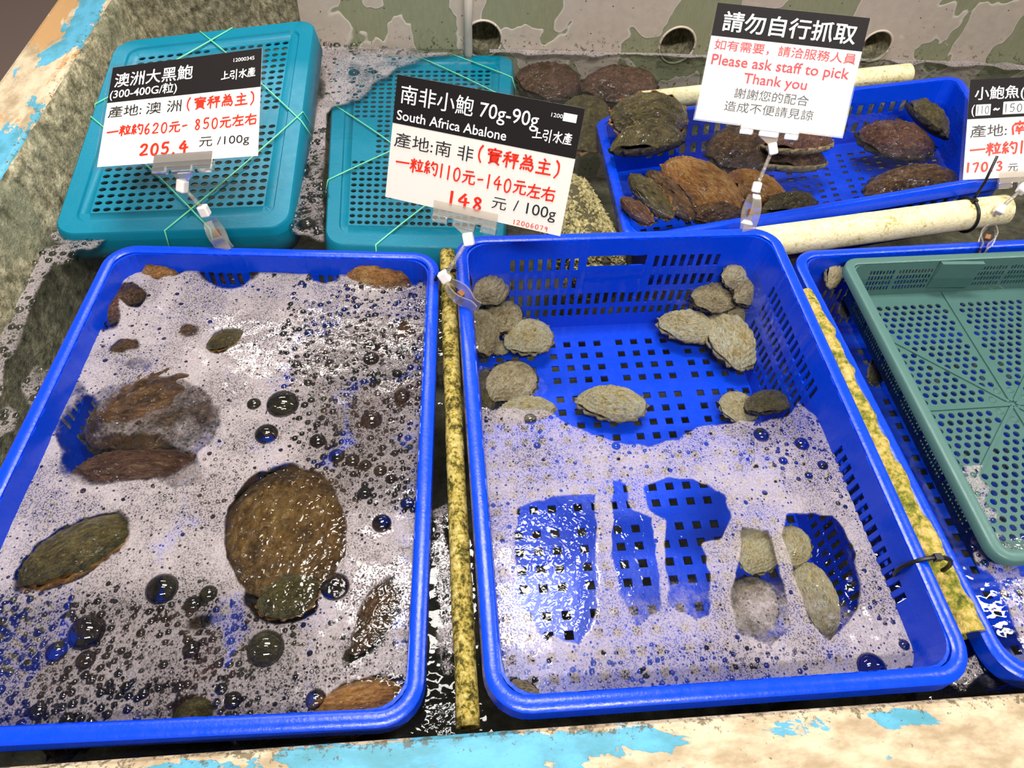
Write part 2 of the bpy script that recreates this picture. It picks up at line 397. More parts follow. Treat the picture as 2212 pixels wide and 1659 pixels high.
def back_wall():
    bm = bmesh.new(); edges = []
    x0, x1, z0, z1 = -.232, 1.75, -.27, .40
    def loop(P):
        vs = [bm.verts.new(p) for p in P]; return [bm.edges.new((vs[i], vs[(i+1) % len(vs)])) for i in range(len(vs))]
    edges += loop([(x0, WALL_Y, z0), (x1, WALL_Y, z0), (x1, WALL_Y, z1), (x0, WALL_Y, z1)])
    for hx, hz, r in HOLES:
        edges += loop([(hx+r*math.cos(2*math.pi*k/40), WALL_Y, hz+r*math.sin(2*math.pi*k/40)) for k in range(40)])
    bmesh.ops.triangle_fill(bm, edges=edges, use_beauty=True)
    bmesh.ops.recalc_face_normals(bm, faces=bm.faces)
    me = bpy.data.meshes.new('wall_back'); bm.to_mesh(me); bm.free(); me.materials.append(M['backwall'])
    o = bpy.data.objects.new('wall_back', me); COL.objects.link(o); tag(o, kind='structure'); solid(o, .012, 0)
back_wall()
b = MB(); b.box((-.42, WALL_Y+.036, .06), (.40, .03, .68)); o = b.build('trim_4', M['moss']); bev(o, .004); tag(o, kind='structure')
HN = ['round drain hole in the grey wall behind the pale hose', 'round drain hole in the grey wall beside the please ask staff sign', 'drain hole in the grey wall half hidden by the please ask staff sign']
for (hx, hz, r), lb in zip(HOLES, HN):
    e = empty('drain_pipe', lb, 'drain', 'drain holes in the back wall', (hx, WALL_Y, hz))
    b = MB(); n = 40
    ring = lambda rr, yy: [(rr*math.cos(2*math.pi*k/n), yy, rr*math.sin(2*math.pi*k/n)) for k in range(n)]
    prof = [(r-.001, .0), (r-.001, .06), (.0005, .061)]
    for i, (rr, yy) in enumerate(prof): b.add(ring(rr, yy), [])
    for i in range(2): b.f += [(i*n+k, i*n+(k+1) % n, (i+1)*n+(k+1) % n, (i+1)*n+k) for k in range(n)]; b.m += [0]*n
    b.build('pipe_bore', M['moss'], e, True)
    b = MB(); b.tube([(r*math.cos(2*math.pi*k/n), -.006, r*math.sin(2*math.pi*k/n)) for k in range(n)], .0022, 8, True)
    b.build('pipe_lip', M['backwall'], e, True)

# ------------------------------------------------------------------ baskets
def rrect(w, d, R, K=6, fr_w=(0, 1), fr_d=(0, 1)):
    """rounded rectangle, counter-clockwise from front-left; returns pts and for each step the (side, fraction) or None on corners"""
    hw, hd = w/2-R, d/2-R; pts = []; seg = []
    C = [((-hw, -hd-R), (hw, -hd-R), (hw, -hd), -90, fr_w), ((hw+R, -hd), (hw+R, hd), (hw, hd), 0, fr_d),
         ((hw, hd+R), (-hw, hd+R), (-hw, hd), 90, [1-f for f in reversed(fr_w)]), ((-hw-R, hd), (-hw-R, -hd), (-hw, -hd), 180, [1-f for f in reversed(fr_d)])]
    for si, (a, bb, cc, a0, fr) in enumerate(C):
        for f in fr:
            pts.append((a[0]+(bb[0]-a[0])*f, a[1]+(bb[1]-a[1])*f)); seg.append((si, f))
        for k in range(1, K):
            t = math.radians(a0+90*k/K); pts.append((cc[0]+R*math.cos(t), cc[1]+R*math.sin(t))); seg.append((si, None))
    return pts, seg
class Basket:
    def __init__(s, corners, w, d, H, R=.03, flip=1):
        s.c = [np.array(p, float) for p in corners]   # BL BR FR FL of the rim top
        s.w, s.d, s.H, s.R = w, d, H, R
        n = np.cross(s.c[1]-s.c[0], s.c[0]-s.c[3]) + np.cross(s.c[2]-s.c[3], s.c[1]-s.c[2]); s.n = n/np.linalg.norm(n)
        s.o = sum(s.c)/4
    def P(s, u, v, z):
        a, b = u/s.w+.5, v/s.d+.5
        q = s.c[3]*(1-a)*(1-b)+s.c[2]*a*(1-b)+s.c[1]*a*b+s.c[0]*(1-a)*b
        return q + s.n*z - s.o
    def rim(s, e, prof, mt, name='rim'):
        b = MB(); K = 7; N = None
        for o, z in prof:
            p, _ = rrect(s.w+2*o, s.d+2*o, max(.004, s.R+o), K); N = len(p)
            b.add([s.P(x, y, z) for x, y in p], [])
        for i in range(len(prof)):
            j = (i+1) % len(prof)
            for k in range(N):
                b.f.append((i*N+k, i*N+(k+1) % N, j*N+(k+1) % N, j*N+k)); b.m.append(0)
        return b.build(name, mt, e, True, 50)
    def walls(s, e, mt, slots, i0=.013, taper=.10, thick=.0028, name='wall'):
        """slots: per side list of (f0,f1,z0,z1) holes; z measured downward from the rim"""
        fw = sorted({0., 1.}|{f for si in (0, 2) for q in slots[si] for f in ((q[0], q[1]) if si == 0 else (1-q[0], 1-q[1]))}|{f for f in [1-x for si in (0,) for q in slots[si] for x in ()]})
        fd = sorted({0., 1.}|{f for q in slots[1] for f in q[:2]}|{1-f for q in slots[3] for f in q[:2]})
        zs = sorted({.003, s.H}|{z for si in range(4) for q in slots[si] for z in q[2:]})
        b = MB(); N = None; seg = None
        for z in zs:
            ins = i0+taper*z
            p, seg = rrect(s.w-2*ins, s.d-2*ins, max(.006, s.R-ins*.5), 5, fw, fd); N = len(p)
            b.add([s.P(x, y, -z) for x, y in p], [])
        for i in range(len(zs)-1):
            zm = (zs[i]+zs[i+1])/2
            for k in range(N):
                sa, sb = seg[k], seg[(k+1) % N]
                if sa[1] is not None and sb[1] is not None and sa[0] == sb[0]:
                    fm = (sa[1]+sb[1])/2
                    if sa[0] in (2, 3): fm = fm
                    if any(q[0]-1e-6 < fm < q[1]+1e-6 and q[2] < zm < q[3] for q in slots[sa[0]]): continue
                b.f.append((i*N+k, i*N+(k+1) % N, (i+1)*N+(k+1) % N, (i+1)*N+k)); b.m.append(0)
        o = b.build(name, mt, e); solid(o, thick, 0); return o
    def floor(s, e, mt, xs_holes, ys_holes, i0=.013, taper=.10, thick=.0028, name='base'):
        ins = i0+taper*s.H; W, D = s.w-2*ins, s.d-2*ins; R = max(.006, s.R-ins*.5)
        xs = sorted({-W/2, W/2, -W/2+R, W/2-R}|{t for q in xs_holes for t in q}); ys = sorted({-D/2, D/2, -D/2+R, D/2-R}|{t for q in ys_holes for t in q})
        def clamp(x, y):
            cx, cy = max(-W/2+R, min(W/2-R, x)), max(-D/2+R, min(D/2-R, y)); dx, dy = x-cx, y-cy; l = math.hypot(dx, dy)
            if l > R: x, y = cx+dx*R/l, cy+dy*R/l
            return x, y
        b = MB(); b.add([s.P(*clamp(x, y), -s.H) for x in xs for y in ys], []); n = len(ys)
        inx = lambda m: any(q[0] < m < q[1] for q in xs_holes); iny = lambda m: any(q[0] < m < q[1] for q in ys_holes)
        for i in range(len(xs)-1):
            for j in range(n-1):
                if inx((xs[i]+xs[i+1])/2) and iny((ys[j]+ys[j+1])/2): continue
                b.f.append((i*n+j, (i+1)*n+j, (i+1)*n+j+1, i*n+j+1)); b.m.append(0)
        o = b.build(name, mt, e); solid(o, thick, 0); return o
def groups(n, m, pitch, hole, gap):
    """n groups of m holes, centred on zero"""
    L = n*m*pitch + (n-1)*gap; x = -L/2; out = []
    for a in range(n):
        for k in range(m): out.append((x+(pitch-hole)/2, x+(pitch+hole)/2)); x += pitch
        x += gap
    return out
RIM = [(-.0135, -.007), (-.0135, -.0015), (-.011, .0), (-.003, .0), (0, -.002), (.0008, -.019), (-.002, -.019), (-.003, -.007)]
def blue_slots(H):
    S = {0: [], 1: [], 2: [], 3: []}
    for si in range(4):
        L = .36 if si in (0, 2) else .53
        n = 28 if si in (0, 2) else 42
        p = 1/n; hw = .27*p
        for row, (z0, z1) in enumerate([(.030, .049), (.062, .080), (.090, .109), (.116, .129)]):
            for k in range(n):
                f = (k+.5)*p
                if z1 > H-.006: continue
                if f < .08 or f > .92: continue
                if row in (0, 1):
                    if si in (0, 2):
                        if .34 < f < .66: continue
                    elif .44 < f < .56: continue
                S[si].append((f-hw, f+hw, z0, z1))
        if si in (0, 2) : S[si].append((.38, .62, .028, .044))
    return S
def blue_basket(corners, label, cat='basket', w=.42, d=.57, H=.15, group=None):
    B = Basket(corners, w, d, H, .036)
    e = empty('basket', label, cat, group, tuple(B.o))
    B.rim(e, RIM, M['blue'])
    B.walls(e, M['blue'], blue_slots(H))
    nx = int(round((w-.07)/.096)); ny = int(round((d-.07)/.096))
    B.floor(e, M['blue'], groups(nx, 4, .0215, .0100, .010), groups(ny, 4, .0215, .0100, .010))
    return B, e
def quad(px4, z4):
    return [at(x, y, z) for (x, y), z in zip(px4, z4)]
zL, zM = .030, .050
BL_, eL = blue_basket([(-.404, .700, zL), (.0005, .6825, zL), (-.0215, .1275, zL), (-.4345, .1365, zL)], 'blue basket of large dark abalone under lilac foam beside the mossy wall')
MQ = [(.0195, .690, zM), (.4500, .708, zM), (.4430, .1265, zM), (.0290, .1265, zM)]
BM_, eM = blue_basket(MQ, 'blue slotted basket with small cream abalone and half covered by foam', d=.575, w=.425)
BR_, eR = blue_basket([(.477, .694, .020), (.897, .722, .020), (.897, .108+.02, .022), (.484, .108+.02, .022)], 'blue basket underneath the grey green colander basket', d=.585)
RQ = [at(1284, 252, -.02), at(2075, 160, .04), at(2215, 374, .07), at(1352, 522, .004)]
BB_, eB = blue_basket(RQ, 'tilted blue basket of big brown abalone against the cream pipe', w=.62, d=.40, H=.10)

# green colander
def perf(b, P, xr, yr, pitch, r, stagger=True, skip=None, sx=1.0):
    """sheet of cells with round holes; P maps (x, y) to a point"""
    x0, x1 = xr; y0, y1 = yr; ny = max(1, int(round((y1-y0)/(pitch*.87 if stagger else pitch)))); py = (y1-y0)/ny
    for j in range(ny):
        ya = y0+j*py; n = max(1, int(round((x1-x0)/pitch))); px_ = (x1-x0)/n
        cells = [(x0+i*px_, x0+(i+1)*px_) for i in range(n)]
        if stagger and j % 2: cells = [(x0, x0+px_/2)]+[(x0+(i+.5)*px_, x0+(i+1.5)*px_) for i in range(n-1)]+[(x1-px_/2, x1)]
        for (xa, xb) in cells:
            cx, cy = (xa+xb)/2, ya+py/2
            if xb-xa < px_*.8 or (skip and skip(cx, cy)):
                b.add([P(xa, ya), P(xb, ya), P(xb, ya+py), P(xa, ya+py)], [(0, 1, 2, 3)]); continue
            out = [(xb, cy), (xb, ya+py), (cx, ya+py), (xa, ya+py), (xa, cy), (xa, ya), (cx, ya), (xb, ya)]
            inn = [(cx+sx*r*math.cos(math.pi*k/4), cy+r*math.sin(math.pi*k/4)) for k in range(8)]
            b.add([P(*q) for q in out]+[P(*q) for q in inn], [(k, (k+1) % 8, 8+(k+1) % 8, 8+k) for k in range(8)])
GQ = [(.540, .672, .026), (.886, .690, .026), (.880, .245, .026), (.532, .236, .026)]
GB = Basket(GQ, .345, .445, .055, .022)
eG = empty('colander_basket', 'grey green colander basket with round holes resting inside the blue basket', 'basket', None, tuple(GB.o))
GB.rim(eG, [(-.013, -.006), (-.013, -.001), (-.011, 0), (-.002, 0), (0, -.002), (0, -.012), (-.002, -.012), (-.003, -.006)], M['green'])
gs = {0: [], 1: [], 2: [], 3: []}
for si in range(4):
    n = 60 if si in (0, 2) else 78
    for row in range(4):
        for k in range(n):
            f = (k+.5)/n
            if f < .05 or f > .95 or (si in (0, 2) and .40 < f < .60) or (k % 12 == 0): continue
            gs[si].append((f-.3/n, f+.3/n, .014+row*.0085, .014+row*.0085+.0058))
GB.walls(eG, M['green'], gs, .012, .16, .002)
insG = .012+.16*.055; gw, gd = .345/2-insG, .445/2-insG
def gskip(x, y):
    if math.hypot(x, y) < .034: return True
    for a in range(8):
        t = a*math.pi/4; d = abs(-x*math.sin(t)+y*math.cos(t)); al = x*math.cos(t)+y*math.sin(t)
        if al > 0 and d < (.0045 if a % 2 else .0075): return True
    return abs(x) > gw-.010 or abs(y) > gd-.022
b = MB(); perf(b, lambda x, y: GB.P(x, y, -.055), (-gw, gw), (-gd, gd), .0125, .0042, True, gskip)
o = b.build('base', M['green'], eG); solid(o, .002, 0)
b = MB()
for a in range(8):
    t = a*math.pi/4; L = min(gw/max(1e-6, abs(math.cos(t))), gd/max(1e-6, abs(math.sin(t))))
    wd = .0022 if a % 2 else .0030
    q = [np.array((al*math.cos(t), al*math.sin(t))) for al in (.004, L-.003)]; nn = np.array((-math.sin(t), math.cos(t)))*wd
    pts = [q[0]-nn, q[0]+nn, q[1]+nn, q[1]-nn]
    lo = [GB.P(p[0], p[1], -.0545) for p in pts]; hi = [GB.P(p[0]*1, p[1]*1, -.0520) for p in pts]
    b.add(lo+hi, [(4, 5, 6, 7), (0, 1, 5, 4), (1, 2, 6, 5), (2, 3, 7, 6), (3, 0, 4, 7)])
for k in range(8):
    t = math.pi/8+k*math.pi/4; cx, cy = .024*math.cos(t), .024*math.sin(t)
    b.tube([GB.P(cx+.0042*math.cos(2*math.pi*i/12), cy+.0042*math.sin(2*math.pi*i/12), -.0538) for i in range(12)], .0007, 5, True)
b.build('rib', M['green'], eG)
b = MB(); b.box(tuple(GB.P(0, .445/2-.020, -.022)), (.062, .006, .044)); b.build('clip_tab', M['green'], eG)
M['cord'] = simple('green_nylon_cord', (110, 205, 160), .4)

# teal crates, upside down, tied with cord
def teal_crate(corners, w, d, label, cords, gaps):
    T = Basket(corners, w, d, .045, .028); e = empty('crate', label, 'crate', None, tuple(T.o))
    prof = [(0, .0), (.0025, -.003), (.007, -.045)]
    b = MB(); px_, py_ = w/2-.038, d/2-.042
    p, _ = rrect(w-.0, d-.0, .028, 7); N = len(p)
    def ringpts(o, z, R): return [T.P(x, y, z) for x, y in rrect(w+2*o, d+2*o, R, 7)[0]]
    loops = [[T.P(max(-px_, min(px_, x)), max(-py_, min(py_, y)), -.003) for x, y in p],
             ringpts(-.024, -.003, .018), ringpts(-.022, 0, .018), ringpts(-.002, 0, .027), ringpts(0, -.002, .028), ringpts(.004, -.024, .030), ringpts(.007, -.045, .030)]
    for l in loops: b.add(l, [])
    for i in range(len(loops)-1):
        for k in range(N): b.f.append((i*N+k, (i+1)*N+k, (i+1)*N+(k+1) % N, i*N+(k+1) % N)); b.m.append(0)
    o = b.build('shell', M['teal'], e, True, 40); solid(o, .0025, 0)
    b = MB(); perf(b, lambda x, y: T.P(x, y, -.003), (-px_, px_), (-py_, py_), .0136, .0039, False, gaps, 1.35)
    o = b.build('perforated_panel', M['teal'], e); solid(o, .002, 0)
    for c in cords:
        b = MB(); b.tube([T.P(x, y, z) for x, y, z in c], .0012, 6); b.build('cord', M['cord'], e, True)
    return T, e
def cord_path(x0, y0, x1, y1, w, d):
    q = [(x0+(x1-x0)*t, y0+(y1-y0)*t, .0022) for t in np.linspace(0, 1, 7)]
    def over(x, y):
        ex, ey = abs(x) >= w/2-.003, abs(y) >= d/2-.003
        return (x*(1+(.012/abs(x) if ex else 0)), y*(1+(.012/abs(y) if ey else 0)), -.030)
    return [over(x0, y0)]+q+[over(x1, y1)]
TW, TD = .31, .44
T1 = quad([(252, 92), (681, 42), (622, 492), (114, 508)], (.085, .085, .012, .012))
crds = [cord_path(-TW/2, .06, .02, TD/2, TW, TD), cord_path(-.03, TD/2, TW/2, -.02, TW, TD), cord_path(TW/2, .0, -.01, -TD/2, TW, TD), cord_path(-TW/2, .03, .05, -TD/2, TW, TD)]
gap1 = lambda x, y: abs(x) < .010 or abs(y) < .012
TA, eT1 = teal_crate(T1, TW, TD, 'teal perforated crate leaning against the mossy wall, tied with green cord', crds, gap1)
T2 = quad([(722, 122), (1108, 120), (1086, 540), (703, 528)], (-.006, -.006, -.002, -.002))
gap2 = lambda x, y: (abs(x) > .075 and abs(y) < .05) or abs(x) < .006
TB, eT2 = teal_crate(T2, .32, .49, 'teal perforated crate floating level with the water beside the rear wall', [
    cord_path(-.16, .09, -.05, -.02, .32, .49), cord_path(-.16, -.11, .02, .01, .32, .49), cord_path(-.02, .245, .16, .10, .32, .49), cord_path(.05, .245, .16, .17, .32, .49), cord_path(-.07, -.245, .06, -.12, .32, .49)], gap2)

# ------------------------------------------------------------------ abalone
def shell_mesh(name, seed, ridged, mt, L=1.0, W=.70, H=.26):
    rs = random.Random(seed); nr, na = 34, 90; ax, ay = -.27*L, -.04
    vs = [(ax, ay, H)]; fs = []
    for i in range(1, nr+1):
        r = i/nr
        for k in range(na):
            t = 2*math.pi*k/na
            ex = L/2*math.cos(t); ey = W/2*math.sin(t)*(1+.13*math.cos(t))
            wob = 1+.03*math.sin(3*t+seed)+.02*math.sin(7*t+seed*2)
            x, y = ax+(ex*wob-ax)*r, ay+(ey*wob-ay)*r
            rho = math.sqrt((x/(L/2))**2+(y/(W/2))**2)
            z = H*max(0, 1-min(1, rho)**2.3)**.62*(.86+.14*(1-r))
            ang = math.atan2(y-ay, x-ax)
            rid = math.sin(ang*19+5*r+seed+2*math.sin(r*9))*.6+math.sin(r*26+2*math.sin(ang*2+seed))*.5
            z += ridged*.026*rid*min(1, r*3)*(1-r**6) + .05*(fbm(x*6+seed, y*6, seed, 3)-.45)*(1-r**8)
            # row of breathing holes as small turrets along one side
            if .60 < r < .78 and .25 < (t/math.pi) % 2 < .95:
                z += .030*max(0, math.cos(t*22))**2*(1-abs(r-.69)/.09)
            # spire
            dd = math.hypot(x-ax*1.15, y-ay); z += .045*math.exp(-(dd/.08)**2)
            vs.append((x, y, z))
    for k in range(na): fs.append((0, 1+k, 1+(k+1) % na))
    for i in range(nr-1):
        for k in range(na):
            a = 1+i*na+k; bb = 1+i*na+(k+1) % na; fs.append((a, a+na, bb+na, bb))
    # underside
    c = len(vs); vs.append((0, 0, .0)); base = 1+(nr-1)*na
    for k in range(na): fs.append((c, base+(k+1) % na, base+k))
    me = bpy.data.meshes.new(name); me.from_pydata(vs, [], fs); me.polygons.foreach_set('use_smooth', [True]*len(fs)); me.materials.append(mt); return me
def foot_mesh(name, seed, mt, frill, L=.98, W=.72, H=.16):
    nr, na = 12, 60; vs = [(0, 0, -H)]; fs = []
    for i in range(1, nr+1):
        ph = i/nr*math.pi*.62
        for k in range(na):
            t = 2*math.pi*k/na; s = math.sin(ph)
            fr = 1+(frill*(.05*math.sin(t*13+seed)+.04*math.sin(t*23+2*seed)) if i > nr*.55 else 0)
            x = L/2*s*math.cos(t)*fr*1.02; y = W/2*s*math.sin(t)*(1+.12*math.cos(t))*fr*1.02
            z = -H*math.cos(ph)+(frill*.03*math.sin(t*17+seed) if i > nr*.7 else 0)
            vs.append((x, y, min(z, .03)))
    for k in range(na): fs.append((0, 1+(k+1) % na, 1+k))
    for i in range(nr-1):
        for k in range(na):
            a = 1+i*na+k; bb = 1+i*na+(k+1) % na; fs.append((a, bb, bb+na, a+na))
    me = bpy.data.meshes.new(name); me.from_pydata(vs, [], fs); me.polygons.foreach_set('use_smooth', [True]*len(fs)); me.materials.append(mt); return me
SH = {}; FT = {}
for k, mt, rid in (('cream', 'cream_shell', 1.0), ('grey', 'grey_shell', 1.0), ('brown', 'brown_shell', .6), ('red', 'red_shell', .6), ('olive', 'olive_shell', .5), ('orange', 'orange_shell', .5), ('golden', 'golden_shell', .6)):
    SH[k] = [shell_mesh('abalone_shell', s+hash_, rid, M[mt]) for hash_, s in ((1, 0), (5, 2), (9, 3))]
for k, mt in (('dark', 'dark_flesh'), ('pale', 'pale_flesh'), ('orange', 'orange_shell')):
    FT[k] = [foot_mesh('abalone_foot', s, M[mt], 1.0) for s in (1, 4)]
_abn = [0]
def abalone(kind, p0, p1, z, wr, label, group, foot='dark', tilt=0, pitch=0, hr=1.0, fl=1.0):
    """p0,p1: ends of the long axis (photo px) at height z; wr width ratio; tilt about the long axis in degrees"""
    a, c = at(*p0, z), at(*p1, z); L = float(np.linalg.norm(c-a)); yaw = math.atan2(c[1]-a[1], c[0]-a[0])
    i = _abn[0]; _abn[0] += 1
    e = empty('abalone', label, 'abalone', group, tuple((a+c)/2)); e.rotation_mode = 'XYZ'
    e.matrix_world = Matrix.Translation(Vector((a+c)/2)) @ Matrix.Rotation(yaw, 4, 'Z') @ Matrix.Rotation(math.radians(pitch), 4, 'Y') @ Matrix.Rotation(math.radians(tilt), 4, 'X')
    s = bpy.data.objects.new('shell', SH[kind][i % 3]); COL.objects.link(s); s.parent = e; s.scale = (L, L*wr/.70, L*hr)
    f = bpy.data.objects.new('foot', FT[foot][i % 2]); COL.objects.link(f); f.parent = e; f.scale = (L*1.0, L*wr/.70, L*.8*fl)
    return e
GM = 'small abalone in the slotted blue basket'
ZF = -.088
S = [
 ('grey', (1028, 652), (1092, 586), -.022, .72, 'ridged grey abalone in the corner below the clear clip', 30, 0),
 ('grey', (1058, 716), (1112, 655), -.060, .80, 'crinkled grey abalone below the corner abalone', 10, 0),
 ('cream', (1096, 752), (1184, 706), -.072, .90, 'round cream abalone with knobbly rim at the edge of the corner pile', 0, 0),
 ('grey', (1042, 770), (1046, 672), -.045, .58, 'dark grey abalone clinging upright to the basket side wall', 40, 0),
 ('cream', (1062, 762), (1100, 742), -.086, .8, 'small yellowish abalone wedged between the corner pile shells', 0, 0),
 ('grey', (1062, 866), (1142, 790), -.066, .82, 'flat olive grey abalone closest to the foam in the corner pile', 0, 0),
 ('olive', (1044, 905), (1062, 800), -.080, .5, 'dark abalone half under the olive grey one against the side wall', 30, 0),
 ('cream', (1066, 905), (1200, 880), -.030, .42, 'tan abalone whose lower half sinks into the foam edge', -25, 0),
 ('cream', (1244, 868), (1398, 878), -.078, .56, 'lone cream abalone in the middle of the basket floor', 0, 0),
 ('cream', (1418, 700), (1552, 714), -.074, .62, 'yellow cream abalone lying across the floor beside the grey one', 0, 0),
 ('cream', (1612, 800), (1548, 676), -.072, .64, 'tall cream abalone pointing toward the foam with a grey spire', 0, 0),
 ('grey', (1562, 690), (1612, 668), -.060, .8, 'brownish abalone tucked above the tall cream one', 10, 0),
 ('grey', (1494, 652), (1592, 634), -.045, .72, 'smooth two tone grey abalone leaning on the slotted wall', 10, 0),
 ('cream', (1560, 606), (1612, 588), -.012, .9, 'abalone with tan and white patches high in the far corner', 40, 0),
 ('grey', (1590, 652), (1636, 600), -.030, .7, 'dark abalone hanging on the corner behind the patched one', 30, 0),
 ('cream', (1554, 882), (1634, 878), -.072, 1.0, 'pale round abalone at the foam edge by the side wall', 0, 0),
 ('olive', (1622, 892), (1692, 852), -.050, .95, 'reddish olive abalone climbing the slotted side wall', -35, 0),
 ('cream', (1620, 1238), (1646, 1145), -.020, .88, 'yellow abalone seen through the foam gap beside the speckled pair', 0, 0),
 ('grey', (1610, 1370), (1640, 1250), -.045, .8, 'murky grey abalone below the yellow one in the foam gap', 0, 0),
 ('cream', (1700, 1222), (1722, 1140), -.022, .8, 'small yellow abalone at the top of the right hand foam gap'.replace('right hand ', 'last '), 0, 0),
 ('cream', (1792, 1376), (1738, 1214), -.026, .52, 'long speckled abalone under the foam beside the slotted side wall', 0, 0),
 ('grey', (1102, 1474), (1166, 1512), .000, .55, 'dark abalone with a pale crack in the front corner of foam', 20, 0),
]
for k, a, c, z, wr, lb, ti, pi_ in S:
    abalone(k, a, c, z, wr, lb, GM, 'dark' if k != 'cream' else 'pale', ti, pi_)
GL = 'large abalone in the foamy blue basket'
S = [
 ('orange', (303, 596), (420, 562), -.004, .62, 'orange crusted abalone breaking the foam in the back corner', 'orange', 0, 0),
 ('brown', (428, 598), (562, 596), -.030, .62, 'dark abalone under a foam gap by the hanging clip', 'dark', 0, 0),
 ('orange', (742, 604), (908, 584), -.006, .52, 'tan knobbly abalone rising out of the far foam corner', 'orange', 8, 0),
 ('brown', (250, 668), (312, 610), -.008, .7, 'dark purplish abalone below the orange crusted one', 'dark', 0, 0),
 ('red', (204, 706), (268, 640), -.006, .7, 'red brown abalone touching the side wall of the foamy basket', 'dark', 20, 0),
 ('brown', (238, 764), (304, 738), -.004, .6, 'small brown tip of an abalone poking through thick foam', 'dark', 0, 0),
 ('brown', (378, 732), (444, 704), -.006, .7, 'greyish speckled abalone tip veiled in foam', 'dark', 0, 0),
 ('olive', (446, 756), (526, 716), .000, .55, 'olive pointed abalone tip bare above the thick foam', 'orange', 0, 0),
 ('brown', (182, 955), (500, 830), -.030, .62, 'broad dark abalone under the largest thin patch of foam', 'dark', 0, 0),
 ('red', (146, 1046), (420, 998), -.052, .4, 'dark abalone with orange lip below the broad one', 'orange', 0, 0),
 ('olive', (40, 1270), (300, 1120), -.014, .46, 'mottled brown abalone in a slanted foam gap by the near side wall', 'orange', -12, 0),
 ('golden', (545, 1300), (705, 1015), -.046, .90, 'biggest brown abalone with wet highlights standing out of the foam', 'dark', 0, 0),
 ('olive', (555, 1318), (690, 1262), -.026, .7, 'olive flap of an abalone below the biggest brown one', 'orange', 0, 0),
 ('orange', (655, 1560), (872, 1500), -.010, .5, 'orange rimmed abalone in the front corner of the foamy basket', 'orange', 10, 0),
 ('olive', (372, 1560), (468, 1535), -.008, .85, 'olive abalone end against the front rim of the foamy basket', 'orange', 0, 0),
 ('brown', (755, 1420), (850, 1250), -.020, .5, 'black abalone under glittering water near the basket side', 'dark', 0, 0),
 ('olive', (560, 930), (700, 840), -.052, .7, 'olive abalone glimpsed through the clear round bubble', 'orange', 0, 0),
 ('red', (850, 890), (910, 820), -.020, .7, 'reddish abalone under coarse bubbles near the basket side', 'dark', 0, 0),
 ('red', (850, 745), (905, 690), -.020, .7, 'small dusky abalone under bubbles in the far half of the side', 'dark', 0, 0),
 ('brown', (690, 800), (860, 700), -.060, .7, 'submerged dark abalone under coarse bubbles behind the olive one', 'dark', 0, 0),
 ('brown', (720, 1010), (890, 1000), -.060, .7, 'submerged dark abalone under bubbles beside the biggest brown one', 'dark', 0, 0),
 ('olive', (500, 1440), (660, 1380), -.050, .7, 'olive abalone under the large golden bubble', 'orange', 0, 0),
 ('brown', (230, 1420), (440, 1330), -.055, .7, 'submerged dark abalone under the coarse bubbles below the mottled one', 'dark', 0, 0),
 ('brown', (60, 1500), (250, 1440), -.055, .7, 'submerged dark abalone under bubbles near the front rim', 'dark', 0, 0),
 ('brown', (480, 700), (660, 660), -.060, .7, 'submerged dark abalone under the whitest foam', 'dark', 0, 0),
]
for k, a, c, z, wr, lb, ft, ti, pi_ in S: abalone(k, a, c, z, wr, lb, GL, ft, ti, pi_)
rb = random.Random(12)
for i in range(4):
    for j in range(5):
        u, v, t = -.131+.0875*i+rb.uniform(-.003, .003), -.212+.106*j+(.02 if i % 2 else -.006), math.pi/2+rb.uniform(-.22, .22)
        zb = BL_.o+BL_.P(u, v, -.136); du = np.array((math.cos(t), math.sin(t), 0))*.052
        abalone(['brown', 'red', 'brown', 'olive'][(i+2*j) % 4], pix(zb-du), pix(zb+du), zb[2], .77,
                'submerged dark abalone only glimpsed between bubbles of the lilac foam', 'dark abalone lying under the foam', 'dark', fl=.6)
GR = 'large abalone in the tilted rear basket'
